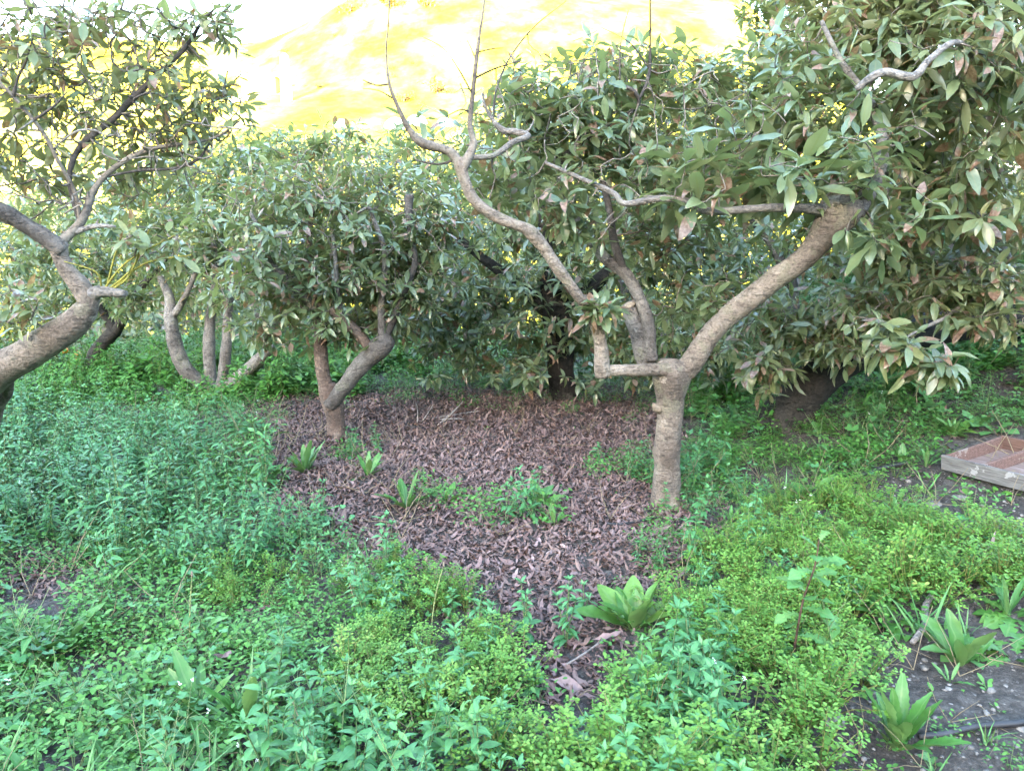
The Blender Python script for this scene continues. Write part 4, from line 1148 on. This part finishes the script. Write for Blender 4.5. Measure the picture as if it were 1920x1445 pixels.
d = np.stack([np.cos(az) * np.cos(el), np.sin(az) * np.cos(el), np.sin(el)], 1)
upv = up_noise(n, 0.3); upv[rng.uniform(0, 1, n) < 0.4] *= -1
pos = lit.copy(); pos[:, 2] += rng.uniform(0.003, 0.024, n)
Ms = frames(d, upv)
tt = rng.integers(0, len(DRY_T), n); LL = rng.uniform(0.016, 0.046, n) * np.where(rng.uniform(0, 1, n) < 0.06, 1.7, 1.0)
rr_ = np.clip(rng.beta(1.4, 1.6, n) * 0.75 + 0.35 * (clump(lit[:, 0], lit[:, 1], 4.0, 1.5) - 0.25), 0.01, 1)
for q in range(len(DRY_T)):
    s = tt == q
    inst(mb, DRY_T[q], Ms[s], pos[s] - d[s] * (LL[s] * 0.5)[:, None], LL[s], rr_[s])
print('litter', n)
tag(mb.build('leaf_litter', M_LITTER), 'carpet of brown curled avocado leaves under the trees', kind='stuff')

# ---- ground cover
MERC = [[(-500, 800), (330, 795), (480, 830), (500, 870), (640, 890), (680, 960), (700, 1060), (560, 1125), (300, 1115), (130, 1045), (-900, 1045)],
        [(1265, 880), (1400, 900), (1440, 980), (1400, 1120), (1290, 1140), (1270, 1060)],
        [(540, 1230), (900, 1240), (960, 1330), (920, 1700), (480, 1700)],
        [(1270, 1180), (1350, 1160), (1370, 1300), (1330, 1700), (1200, 1700), (1200, 1380)],
        [(640, 1080), (760, 1080), (800, 1200), (640, 1230)]]
SPUR = [[(690, 1000), (880, 1010), (900, 1180), (860, 1240), (700, 1210)], [(1120, 1140), (1560, 1110), (1620, 1250), (1540, 1330), (1500, 1800), (900, 1800), (960, 1400), (1100, 1330)], [(1310, 960), (1620, 930), (1780, 1010), (1770, 1120), (1600, 1190), (1330, 1160)],
        [(600, 1220), (980, 1240), (990, 1400), (700, 1360)], [(1800, 1000), (2000, 960), (2050, 1130), (1850, 1120)], [(400, 1080), (560, 1060), (600, 1130), (420, 1160)]]
CHICK = [[(1280, 800), (1460, 770), (1800, 760), (2600, 700), (2600, 830), (1790, 890), (1560, 900), (1420, 960), (1300, 900)], [(1110, 850), (1230, 800), (1230, 900), (1120, 890)], [(1190, 980), (1290, 960), (1270, 1050), (1180, 1060)],
         [(-600, 740), (2000, 700), (2000, 745), (1240, 755), (1000, 742), (620, 745), (450, 780), (-600, 760)], [(360, 860), (660, 870), (860, 900), (900, 960), (700, 990), (400, 960)], [(-600, 1010), (400, 1000), (640, 1060), (600, 1240), (-600, 1240)],
         [(860, 920), (1060, 920), (1050, 970), (900, 980)], [(780, 870), (880, 880), (860, 930), (770, 930)], [(1560, 940), (2000, 930), (2100, 1460), (1560, 1460)]]
MEAD = [[(-900, 1080), (120, 1080), (200, 1200), (560, 1200), (640, 1300), (600, 1800), (-900, 1800)], [(640, 1000), (760, 1010), (780, 1160), (640, 1180)]]
MALL = [[(-700, 1230), (300, 1250), (700, 1330), (800, 1800), (-900, 1800)], [(1290, 770), (1500, 760), (1480, 830), (1300, 870)], [(-200, 900), (660, 900), (660, 1060), (-200, 1060)], [(1500, 1000), (1640, 1000), (1640, 1160), (1500, 1160)]]

CL2 = [CLEAR, TRAY, [(1110, 1200), (1250, 1200), (1250, 1050), (1110, 1050)], [(-40, 1050), (140, 1050), (125, 1112), (-40, 1112)]]
PATCH = [[(870, 950), (1060, 945), (1050, 990), (900, 995)], [(770, 900), (890, 905), (870, 960), (760, 950)], [(1110, 870), (1225, 830), (1230, 905), (1120, 905)], [(1190, 1000), (1290, 985), (1270, 1060), (1180, 1075)], [(640, 830), (720, 840), (700, 880), (640, 880)]]
mt = [p_mercury(rng.uniform(0.2, 0.32), rng.integers(2, 4), near=False, lf=0.047) for _ in range(9)]
mtn = [p_mercury(rng.uniform(0.18, 0.28), rng.integers(2, 4), near=True, lf=0.05) for _ in range(6)]
far_m = sample(MERC[:1], 135, CL2, 2.5, 0.12, 0.3)
scatter('mercury_weeds', M_MERC, mt, far_m, (0.45, 1.25), 0.22)
scatter('bank_weeds', M_GRASSY, [p_mallow(7, 0.16, 0.06), p_rosette(8, 0.14, L_LOBED, (0.3, 1.1), 1.1), p_chick(0.14, 60, 0.022), p_chick(0.12, 60, 0.02), p_mercury(0.26, 3)], sample([[(1330, 640), (2300, 540), (2300, 830), (1300, 800)]], 75, CL2), (0.6, 1.3))
scatter('mercury_weeds', M_MERC, mtn, np.concatenate([sample(PATCH, 50, [], 4.0, 0.3), sample(SPUR, 14, CL2)]), (0.35, 0.75))
scatter('mercury_weeds', M_MERC, mtn, sample(MERC[1:], 120, CL2, 3.5, 0.2, 1.1), (0.6, 1.1))
st = [p_spurge(rng.uniform(0.10, 0.17), 40, True) for _ in range(8)]
scatter('spurge_weeds', M_SPURGE, st, sample(SPUR, 200, CL2, 3.0, 0.05, 2.2), (0.7, 1.35))
ct = [p_chick(rng.uniform(0.06, 0.12)) for _ in range(6)]
scatter('chickweed', M_CHICK, ct, np.concatenate([sample(CHICK[:-1], 190, CL2, 3.0, 0.15, 0.7), sample([CHICK[-1]], 60, (), 4.0, 0.42, 1.9), sample([LEFTBARE], 40), sample(PATCH, 170, [], 4.0, 0.2), sample(MERC, 55, CL2, 4.5, 0.25, 5.0), sample([[(-700, 1130), (720, 1190), (860, 1900), (-1000, 1900)]], 130, CL2, 4.0, 0.1), sample([[(-700, 760), (2500, 760), (3400, 1900), (-1500, 1900)]], 55, [CLEAR, SOIL, LEFTBARE, TRAY])]), (0.6, 1.3))
def world_pts(x0, x1, y0, y1, dens):
    n = int((x1 - x0) * (y1 - y0) * dens)
    x = rng.uniform(x0, x1, n); y = rng.uniform(y0, y1, n)
    return np.stack([x, y, G(x, y)], 1)


scatter('back_weeds', M_CHICK, [p_chick(0.16, 60, 0.035) for _ in range(4)] + [p_mercury(0.25, 3, lf=0.06) for _ in range(3)], np.concatenate([world_pts(-1.3, 8, 6.35, 9.5, 60), world_pts(-9, -1.2, 5.9, 8.8, 110) * np.array([[1, 1, 1]]), world_pts(-14, -1.0, 8.6, 20, 16), world_pts(-1, 14, 9.5, 20, 12), world_pts(1.3, 5, 4.9, 8, 45), world_pts(2.5, 8, 5.0, 8.5, 60)]), (0.5, 1.15))
tall_t = [p_tall(rng.uniform(0.2, 0.38), True, 2) for _ in range(1)] + [p_tall(rng.uniform(0.16, 0.32), False) for _ in range(4)]
grass_t = [p_grass(12, rng.uniform(0.10, 0.18)) for _ in range(4)]
ros_t = [p_rosette(rng.integers(5, 9), rng.uniform(0.08, 0.14), L_LANCE, (0.6, 1.4), 0.75) for _ in range(5)]
lob_t = [p_rosette(rng.integers(5, 9), rng.uniform(0.06, 0.11), L_LOBED, (0.2, 1.0), 1.1) for _ in range(5)]
mal_t = [p_mallow(rng.integers(7, 12), rng.uniform(0.08, 0.15), rng.uniform(0.026, 0.045)) for _ in range(6)]
scatter('meadow_weeds', M_GRASSY, tall_t + grass_t[:1] + lob_t + ros_t + lob_t, np.concatenate([sample(MEAD, 105, CL2, 4.0, 0.12, 3.0), sample(MERC + SPUR, 12, CL2), sample([[(-600, 800), (2400, 760), (3000, 1800), (-1200, 1800)]], 9, CL2)]), (0.6, 1.15))
scatter('mallow_weeds', M_MERC, mal_t, np.concatenate([sample(MALL, 28, CL2, 4.0, 0.2, 4.0), sample([[(-600, 800), (2400, 760), (3000, 1800), (-1200, 1800)]], 6, CL2)]), (0.6, 1.2))
scatter('seedlings', M_CHICK, [p_rosette(5, 0.035, L_OVAL, (0.1, 0.8), 0.9) for _ in range(4)], np.concatenate([sample([SOIL, LEFTBARE], 130, (), 5.0, 0.3), sample([CLEAR], 14, (), 2.5, 0.5)]), (0.5, 1.5))

M_STRAW = leaf_mat('straw', [(0, (0.10, 0.075, 0.045)), (0.5, (0.2, 0.16, 0.09)), (1, (0.3, 0.26, 0.16))], stem=(0.2, 0.16, 0.1), rough=0.7, transl=0.1, back=None, veinmix=0)


def p_straw():
    mb = MB()
    for k in range(3):
        az, el, L = rng.uniform(0, 6.28), rng.uniform(-0.05, 1.3), rng.uniform(0.08, 0.22)
        e = Vector((math.cos(az) * math.cos(el), math.sin(az) * math.cos(el), math.sin(el))) * L
        tube(mb, [(Vector((0, 0, 0.01)), 0.0017), (e * 0.5 + Vector((0.01, 0.008, 0.01)), 0.0014), (e + Vector((0, 0, 0.01)), 0.0008)], 4, 0, 0, cap=False)
    return mb.tmpl()


scatter('dry_stems', M_STRAW, [p_straw() for _ in range(6)], sample([[(-700, 790), (2500, 760), (3400, 1900), (-1500, 1900)]], 13))
scatter('grass', M_GRASSY, [p_grass(10, rng.uniform(0.12, 0.24)) for _ in range(5)], sample([[(-700, 1000), (900, 1000), (1000, 1900), (-1500, 1900)], [(1400, 940), (2100, 900), (2400, 1800), (1500, 1800)]], 9, CL2), (0.6, 1.2))

# pebbles on the bare soil
M_STONE = flat_mat('pale_stone', (0.08, 0.075, 0.07), (0.22, 0.21, 0.20), 30)
peb = sample([SOIL], 900, (), 3.0, 0.15)
mb = MB()
sp_ = []
for i in range(4):
    m2 = MB(); tube(m2, [(Vector((0, 0, math.sin(t) * 0.6)), max(0.02, math.cos(t))) for t in np.linspace(-1.5, 1.5, 5)], 6, 0, 0.5, seed=i * 5.0, bfreq=1.2); sp_.append(m2.tmpl())
tq = rng.integers(0, 4, len(peb))
for q in range(4):
    s = tq == q
    inst(mb, sp_[q], rotz(rng.uniform(0, 6.28, s.sum()), 0.4), peb[s], np.exp(rng.normal(-5.6, 0.55, s.sum())), rng.uniform(0, 1, s.sum()))
tag(mb.build('gravel', M_STONE), kind='stuff')

# ------------------------------------------------------------------ single weeds one can point to
def plant(name, label, px, py, T, mat, sc=1.0, rot=None, cat='weed', group=None, stem=None):
    p = ground_at(px, py)
    mb = MB()
    inst(mb, T, rotz(np.array([rng.uniform(0, 6.28) if rot is None else rot])), np.zeros((1, 3)), np.array([sc]), np.array([rng.uniform(0.2, 0.8)]))
    o = mb.build(name, mat)
    o.location = p
    return tag(o, label, cat, group)


for (px, py, L0, n, tl, el, w, nm, lb) in [
    (572, 888, 0.20, 11, L_LANCE, (0.7, 1.45), 1.3, 'dock_plant', 'upright pale green dock at the edge of the brown litter below the reddish forked trunk'),
    (510, 897, 0.15, 8, L_LANCE, (0.3, 1.0), 1.3, 'dock_plant', 'spreading dock with flat outer leaves on the weedy edge of the brown litter'),
    (762, 955, 0.19, 9, L_LANCE, (0.7, 1.4), 1.2, 'dock_plant', 'upright dock growing in the litter between the two forked trunks'),
    (836, 942, 0.14, 7, L_LANCE, (0.3, 1.0), 1.1, 'dock_plant', 'low dock with slanting leaves on the near edge of the brown litter'),
    (1010, 950, 0.13, 6, L_BROAD, (0.5, 1.2), 1.1, 'dock_plant', 'small round-leaved dock on the litter in front of the thick pale trunk'),
    (1040, 985, 0.13, 5, L_LANCE, (0.9, 1.4), 1.3, 'dock_plant', 'narrow three-leaved dock standing alone on the litter in front of the thick pale trunk'),
    (1190, 1180, 0.21, 12, L_BROAD, (0.45, 1.4), 1.05, 'broadleaf_dock', 'big glossy broad-leaved dock beside the litter channel in front of the thick trunk'),
    (1372, 1215, 0.17, 9, L_LANCE, (0.6, 1.3), 1.2, 'dock_plant', 'upright lance-leaved dock in the middle of the yellow-green spurge'),
    (1680, 1408, 0.22, 14, L_LANCE, (0.8, 1.5), 1.1, 'dock_plant', 'bright toothed dock with a yellowing lower leaf, at the bottom of the bare soil'),
    (1800, 1250, 0.17, 8, L_BROAD, (0.7, 1.4), 0.8, 'dock_plant', 'upright dock beside the grey dead branch on the bare soil'),
    (1705, 1032, 0.15, 5, L_LANCE, (0.7, 1.3), 1.0, 'dock_plant', 'bluish two-bladed dock at the top of the bare soil under the wooden tray'),
    (1525, 945, 0.17, 6, L_BROAD, (0.3, 1.2), 0.8, 'dock_plant', 'half-withered dock with a curled grey leaf by the black hose'),
    (1880, 1090, 0.16, 8, L_LOBED, (0.4, 1.3), 1.2, 'thistle_plant', 'lobed bright green sow thistle at the right-hand edge below the tray'),
    (1900, 1160, 0.16, 9, L_LOBED, (0.1, 0.6), 1.2, 'thistle_plant', 'flat lobed sow thistle on the bare soil at the picture edge'),
    (1900, 1240, 0.15, 9, L_LOBED, (0.1, 0.7), 1.2, 'thistle_plant', 'flat lobed sow thistle nearest the bottom of the picture edge'),
    (120, 1225, 0.17, 6, L_BROAD, (0.4, 1.2), 0.9, 'dock_plant', 'broad pale leaf clump beside the small bare patch in the near weeds'),
    (375, 1345, 0.20, 8, L_LANCE, (0.7, 1.4), 1.2, 'dock_plant', 'tall lance-leaved dock deep in the near flowering weeds'),
    (465, 1365, 0.19, 8, L_LANCE, (0.7, 1.4), 1.2, 'dock_plant', 'slender dock with grassy upright leaves in the near weeds'),
    (1690, 868, 0.10, 5, L_BROAD, (0.6, 1.3), 1.0, 'seedling_plant', 'two-leaved bright seedling on bare soil in front of the tray'),
    (1790, 815, 0.13, 5, L_BROAD, (0.3, 1.0), 1.3, 'dock_plant', 'bright broad-leaved clump just behind the corner of the wooden tray'),
    (690, 895, 0.15, 6, L_LANCE, (0.4, 1.2), 1.2, 'dock_plant', 'thin dock among low weeds in front of the reddish trunk'),
    (1660, 1165, 0.14, 8, L_BROAD, (0.2, 0.9), 1.0, 'dock_plant', 'dock with rounded dull leaves at the spurge edge by the grey dead branch'),
]:
    plant(nm, lb, px, py, p_rosette(n + 3, L0 * 0.98, tl, (el[0] - 0.1, el[1]), w * 0.8), M_DOCK)
for (px, py, h, ns, lb) in [(1310, 1000, 0.34, 4, 'tall bluish mercury weed hugging the foot of the thick pale trunk'), (1300, 1070, 0.3, 4, 'bushy bluish mercury weed in front of the thick trunk'), (1060, 1190, 0.30, 4, 'mercury weed with drooping toothed leaves over the litter channel'),
                            (985, 1180, 0.27, 4, 'dense bluish mercury weed on the near side of the litter'), (900, 1170, 0.22, 4, 'low bluish mercury weed beside the green spurge mound'), (930, 1230, 0.24, 3, 'dark mercury weed above the litter hollow'), (1000, 1290, 0.15, 3, 'short mercury weed leaning into the litter hollow'),
                            (1200, 1330, 0.24, 3, 'pale mercury weed on the right lip of the litter hollow'), (1235, 1400, 0.28, 3, 'mercury weed in the middle of the bright near spurge'), (1090, 1440, 0.2, 3, 'mercury weed at the very bottom, below the litter hollow'),
                            (665, 838, 0.14, 3, 'small mercury weed beside the foot of the reddish trunk'), (712, 852, 0.15, 3, 'small mercury weed alone on the brown litter'), (1120, 870, 0.16, 4, 'leafy bluish weed on the far litter beside the thick trunk'), (700, 1380, 0.26, 3, 'bluish mercury weed deep in the near weeds'), (320, 1420, 0.25, 3, 'spiky pale mercury weed at the bottom of the flowering weeds'),
                            (1095, 1130, 0.14, 2, 'thin mercury weed on the litter beside the glossy dock')]:
    plant('mercury_plant', lb, px, py + (25 if py > 1100 else 0), p_mercury(h * 0.78, ns, near=True, lf=0.045), M_MERC)

# stalks
def stalk(name, label, pts, mat, head=None, lv=(), lmat=None):
    base = ground_at(pts[0][0], pts[0][1])
    Y = base.y
    root = empty(name, base, label, 'weed')
    mb = MB()
    tube(mb, [(P(a, b, Y + dy), r) for a, b, dy, r in pts], 6, 0.02, 0.05)
    mb.build('stem', mat, root)
    if head is not None:
        mb = MB()
        for (hx, hy) in head:
            q = P(hx, hy, Y)
            tube(mb, [(q + Vector((0, 0, math.sin(t) * 0.012)), max(0.001, 0.0045 * math.cos(t))) for t in np.linspace(-1.4, 1.4, 5)], 6, 0, 0.2)
        mb.build('flower_bud', M_CUT, root)
    if lv:
        mb = MB()
        ps = [tuple(P(a, b, Y)) for a, b, *_ in lv]
        ds = [(dx, dy, dz) for _, _, dx, dy, dz, _ in lv]
        leaves(mb, L_LOBED, ps, ds, up_noise(len(ps), 0.2), [l for *_, l in lv], rng.uniform(0.3, 0.9, len(ps)), 1.1)
        mb.build('leaves', lmat or M_GRASSY, root)
    return root


M_STALK = bark_mat('pale_stalk', (0.25, 0.30, 0.13), (0.34, 0.38, 0.2), (0.15, 0.2, 0.08), ring=0.2, bump=0.1)
M_REDST = bark_mat('red_stalk', (0.09, 0.05, 0.04), (0.13, 0.08, 0.06), (0.05, 0.03, 0.025), ring=0.3, bump=0.2)
stalk('flower_stalk', 'thin pale flower stalk standing alone in front of the mercury weeds', [(357, 1222, 0, 0.0028), (356, 1150, 0, 0.0025), (360, 1078, 0, 0.0018)], M_STALK, [(360, 1076)], [(357, 1140, -1, 0, 0.2, 0.04)])
stalk('flower_stalk', 'forked pale stalk rising from the green spurge mound', [(806, 1200, 0, 0.0025), (816, 1120, 0, 0.0022), (832, 1060, 0, 0.0014)], M_STALK, [(832, 1058), (800, 1048)], [(816, 1120, -0.6, 0, 0.9, 0.05)])
stalk('thistle_stalk', 'tall ragged weed with a dark red stem standing in the spurge', [(1484, 1262, 0, 0.0042), (1492, 1200, -0.02, 0.004), (1506, 1125, -0.03, 0.0034), (1528, 1060, -0.03, 0.0026), (1536, 1010, -0.03, 0.002)], M_REDST, None,
      [(1498, 1170, -1, -0.8, 0.7, 0.09), (1502, 1140, 0.8, -0.9, 0.6, 0.1), (1510, 1120, -0.2, -1, 0.8, 0.09), (1516, 1098, -0.9, -0.5, 0.8, 0.1), (1520, 1080, 0.3, -1, 0.7, 0.09), (1528, 1062, 0.9, -0.5, 0.9, 0.09), (1530, 1045, -0.4, -0.9, 0.9, 0.08), (1500, 1150, -1, -0.3, 0.3, 0.09), (1506, 1125, 0.9, -0.4, 0.4, 0.09), (1512, 1110, -0.7, 0.5, 0.5, 0.1), (1520, 1085, 1, 0.2, 0.5, 0.09), (1525, 1070, -1, -0.5, 0.4, 0.09), (1530, 1050, 0.5, -0.7, 0.6, 0.08), (1534, 1030, -0.6, 0.3, 0.7, 0.07), (1536, 1015, 0.6, 0.5, 0.7, 0.06), (1494, 1190, 0.8, -0.4, 0.2, 0.08), (1490, 1215, -0.8, -0.2, 0.3, 0.07)])

# flowers
def flower(label, px, py, Y0, colr, r=0.016, n=12, name='flower'):
    p = P(px, py, Y0)
    root = empty(name, p, label, 'flower')
    g = float(G(p.x, p.y))
    mb = MB(); tube(mb, [(Vector((p.x, p.y + 0.02, g)), 0.0018), (p, 0.0012)], 4, 0, 0); mb.build('stem', M_STALK, root)
    m, nt, b = new_mat('petal')
    b.inputs['Base Color'].default_value = (*colr, 1); b.inputs['Roughness'].default_value = 0.6
    mb = MB(); az = np.arange(n) * 6.283 / n
    leaves(mb, L_OVAL, np.tile(np.array(p), (n, 1)), np.stack([np.cos(az), np.sin(az), np.full(n, 0.35)], 1), up_noise(n, 0.1), np.full(n, r), np.full(n, 0.5))
    mb.build('petals', m, root)


flower('white flower head standing out in the near weeds', 287, 1304, 2.55, (0.8, 0.78, 0.8))
flower('small white flower just above the larger white flower head', 240, 1277, 2.65, (0.8, 0.8, 0.8), 0.010, 8)
flower('yellow bloom low in the near weeds', 352, 1350, 2.42, (0.75, 0.6, 0.06), 0.012, 9)
flower('tiny yellow flower above the spurge on the bank', 1566, 962, 3.45, (0.8, 0.62, 0.05), 0.009, 8)
flower('white seed head on the spurge bank beside the red-stemmed weed', 1454, 984, 3.35, (0.75, 0.75, 0.72), 0.012, 14)
flower('white seed head above the red-stemmed weed', 1558, 994, 3.25, (0.75, 0.75, 0.72), 0.012, 14)

# ------------------------------------------------------------------ wooden tray, hoses, dead wood
def wood_mat(name, base, light, dark, paint=None, pf=0.5):
    m, nt, b = new_mat(name)
    tc = N(nt, 'ShaderNodeTexCoord')
    mp = N(nt, 'ShaderNodeMapping'); mp.inputs['Scale'].default_value = (3, 26, 40)
    nt.links.new(tc.outputs['Object'], mp.inputs[0])
    n1 = noise_tex(nt, 3, 6, 0.65, mp.outputs[0], 0.4)
    n2 = noise_tex(nt, 9, 5, 0.7, tc.outputs['Object'])
    c = ramp(nt, n1, [(0.3, dark), (0.5, base), (0.72, light)])
    if paint:
        c = mixc(nt, mth(nt, 'MULTIPLY', mth(nt, 'GREATER_THAN', n2, pf), 0.75), c, paint)
    nt.links.new(c, b.inputs['Base Color'])
    b.inputs['Roughness'].default_value = 0.85
    bp = N(nt, 'ShaderNodeBump'); bp.inputs['Strength'].default_value = 0.4; bp.inputs['Distance'].default_value = 0.005
    nt.links.new(n1, bp.inputs['Height']); nt.links.new(bp.outputs[0], b.inputs['Normal'])
    return m


M_WGREY = wood_mat('weathered_board', (0.12, 0.115, 0.115), (0.20, 0.195, 0.195), (0.05, 0.046, 0.044), (0.30, 0.295, 0.30), 0.62)
M_WRED = wood_mat('rusty_board', (0.12, 0.068, 0.055), (0.17, 0.11, 0.095), (0.06, 0.035, 0.03), (0.21, 0.175, 0.16), 0.6)
M_WBASE = wood_mat('tray_floor', (0.16, 0.115, 0.105), (0.23, 0.185, 0.17), (0.09, 0.06, 0.053), (0.19, 0.16, 0.075), 0.58)
Yt = ground_at(1767, 862).y - 0.22
A_ = P(1767, 856, Yt)             # near left bottom corner
A_.z = float(G(A_.x, A_.y)) + 0.035
B0 = P(1960, 932, Yt - 0.48)
B0.z = max(B0.z, float(G(B0.x, B0.y)) + 0.02)
Bx = B0 - A_      # along the near board
C0 = P(1832, 828, Yt + 0.36)
C0.z = max(C0.z, float(G(C0.x, C0.y)) + 0.03)
By = C0 - A_      # along the end board
print('tray', A_, Bx.length, By.length)
ex = Bx.normalized()
ey = (By - ex * By.dot(ex)).normalized()
ez = ex.cross(ey)
if ez.z < 0: ez = -ez
R = np.array([[ex.x, ey.x, ez.x], [ex.y, ey.y, ez.y], [ex.z, ey.z, ez.z]])
LX, LY, H, TH = 0.95, 0.48, 0.08, 0.018
tray = empty('wooden_tray', A_, 'weathered shallow wooden tray with a reddish divided inside lying on the bank', 'tray')


def tpart(nm, lo, hi, mat):
    mb = MB(); box(mb, lo, hi, 0.0008, bev=0.003)
    o = mb.build(nm, mat, None, smooth=False, attr=False)
    o.parent = tray
    return o


tray.rotation_euler = __import__('mathutils').Matrix([list(r) for r in R]).to_euler()
tpart('side_board', (0, 0, 0), (LX, TH, H), M_WGREY)
tpart('side_board', (0, LY - TH, 0), (LX, LY, H), M_WRED)
tpart('end_board', (0.002, TH + 0.001, 0.002), (TH, LY - TH - 0.001, H - 0.004), M_WRED)
tpart('end_board', (LX - TH, TH + 0.001, 0.002), (LX - 0.002, LY - TH - 0.001, H - 0.004), M_WRED)
for xd in (0.19, 0.56):
    tpart('divider', (xd, TH + 0.001, 0.012), (xd + 0.022, LY - TH - 0.001, H - 0.012), M_WRED)
tpart('base_board', (TH, TH, 0.004), (LX - TH, LY - TH, 0.0115), M_WBASE)

M_HOSE = flat_mat('black_hose', (0.012, 0.012, 0.014), (0.03, 0.03, 0.034), 20, 0.5)


def ground_tube(name, label, cat, pxs, r, mat, lift=0.0, bump=0.0, part=None):
    pts = [(ground_at(a, b) + Vector((0, 0, r * 0.7 + lift)), r * (k if k else 1)) for a, b, k in pxs]
    mb = MB(); tube(mb, pts, 10 if r > 0.006 else 6, 0.03, bump)
    o = mb.build(name, mat, origin=tuple(pts[0][0]))
    return tag(o, label, cat)


ground_tube('irrigation_hose', 'black irrigation hose half buried in spurge in front of the tray', 'hose', [(1480, 945, 1), (1560, 920, 1), (1600, 905, 1), (1650, 886, 1), (1700, 876, 1)], 0.014, M_HOSE, 0.012)
ground_tube('irrigation_hose', 'black irrigation hose across the bare soil at the bottom', 'hose', [(1720, 1396, 1), (1770, 1388, 1), (1830, 1376, 1), (1900, 1368, 1), (2000, 1355, 1)], 0.010, M_HOSE, 0.012)
ground_tube('irrigation_pipe', 'short thin black pipe on the litter beside the thick pale trunk', 'pipe', [(1135, 992, 1), (1165, 993, 1), (1205, 984, 1), (1230, 978, 1)], 0.006, M_HOSE, 0.02)
M_DEAD = bark_mat('dead_wood', (0.30, 0.27, 0.25), (0.44, 0.42, 0.40), (0.14, 0.12, 0.11), ring=0.4, bump=0.4)
db = empty('dead_branch', ground_at(1730, 1190), 'grey dead branch lying on the bare soil beside the spurge', 'branch')
for nm, pts in (('main_stick', [(1745, 1128, 0.9), (1733, 1150, 1), (1734, 1178, 1), (1722, 1200, 1), (1708, 1222, 0.8)]), ('side_twig', [(1748, 1130, 0.35), (1762, 1140, 0.3), (1757, 1155, 0.25), (1748, 1165, 0.2)]), ('side_twig', [(1734, 1178, 0.4), (1738, 1192, 0.3), (1736, 1204, 0.2)])):
    mb = MB(); tube(mb, [(ground_at(a, b) + Vector((0, 0, 0.022)), 0.011 * k) for a, b, k in pts], 8, 0.02, 0.2)
    mb.build(nm, M_DEAD, db)
ground_tube('fallen_twig', 'thin grey twig leaning in the weeds beside the thick trunk', 'twig', [(1362, 905, 0.6), (1382, 935, 0.8), (1420, 962, 0.6)], 0.005, M_DEAD, 0.05)
ground_tube('fallen_twig', 'pale twig lying in the litter hollow', 'twig', [(1062, 1278, 0.8), (1100, 1254, 1), (1130, 1230, 0.6)], 0.004, M_DEAD, 0.05)
ground_tube('fallen_twig', 'short bent twig on the bare soil below the red-stemmed weed', 'twig', [(1606, 1240, 1), (1610, 1225, 1), (1606, 1215, 0.7)], 0.005, M_DEAD, 0.005)
pile = empty('dry_twig_bundle', ground_at(800, 785), 'bundle of thin dry twigs on the far brown litter', 'twigs')
for (x0, y0, x1, y1) in ((790, 795, 812, 758), (820, 800, 858, 762), (800, 790, 900, 770), (830, 795, 868, 752), (782, 798, 780, 755), (820, 790, 870, 785), (760, 780, 800, 790)):
    a, b_ = ground_at(x0, y0), ground_at(x0, y0)
    q = P(x1, y1, a.y + rng.uniform(-0.1, 0.15))
    mb = MB(); tube(mb, [(a + Vector((0, 0, 0.01)), 0.004), (a.lerp(q, 0.5) + Vector((0.01, 0, 0.01)), 0.003), (q, 0.0018)], 5, 0.04, 0.1)
    mb.build('dry_twig', M_DEAD, pile)
# single fallen leaves
def fallen(label, px, py, L, lift, r, rot=0.3, tmpl=0, el=0.3):
    p = ground_at(px, py) + Vector((0, 0, lift))
    mb = MB()
    inst(mb, DRY_T[tmpl], frames(np.array([[math.cos(rot) * math.cos(el), math.sin(rot) * math.cos(el), math.sin(el)]]), np.array([[0.1, -0.3, 1.0]])), np.zeros((1, 3)), np.array([L]), np.array([r]))
    o = mb.build('fallen_leaf', M_LITTER); o.location = p
    return tag(o, label, 'leaf')


fallen('pale curled leaf caught upright in the weeds at the edge below the tray', 1868, 1072, 0.10, 0.03, 1.0, 2.0, 2, 1.0)
fallen('large grey leaf lying in the litter hollow', 1030, 1290, 0.12, 0.03, 0.85, -0.5, 0, 0.1)
fallen('large flat brown leaf on the near weeds floor', 375, 1262, 0.11, 0.03, 0.75, 0.1, 4, 0.1)
fallen('pale leaf on the litter beside the glossy dock', 1110, 1215, 0.09, 0.03, 0.72, 0.0, 4, 0.1)
for px, py, r, lb in ((1560, 1352, 0.045, 'flat grey stone on the soil left of the bright toothed dock'), (1752, 948, 0.04, 'pale stone on the bare soil below the tray, the one with a sharp edge'), (1800, 935, 0.035, 'pale stone on the bare soil under the tray front board'), (1700, 985, 0.03, 'small pale stone beside the bluish two-bladed dock')):
    p = ground_at(px, py); mb = MB()
    tube(mb, [(p + Vector((0, 0, math.sin(t) * r * 0.45)), max(0.002, r * math.cos(t))) for t in np.linspace(-1.5, 1.5, 7)], 10, 0, 0.35, seed=r * 100, bfreq=14)
    tag(mb.build('stone', M_STONE, origin=tuple(p)), lb, 'stone')
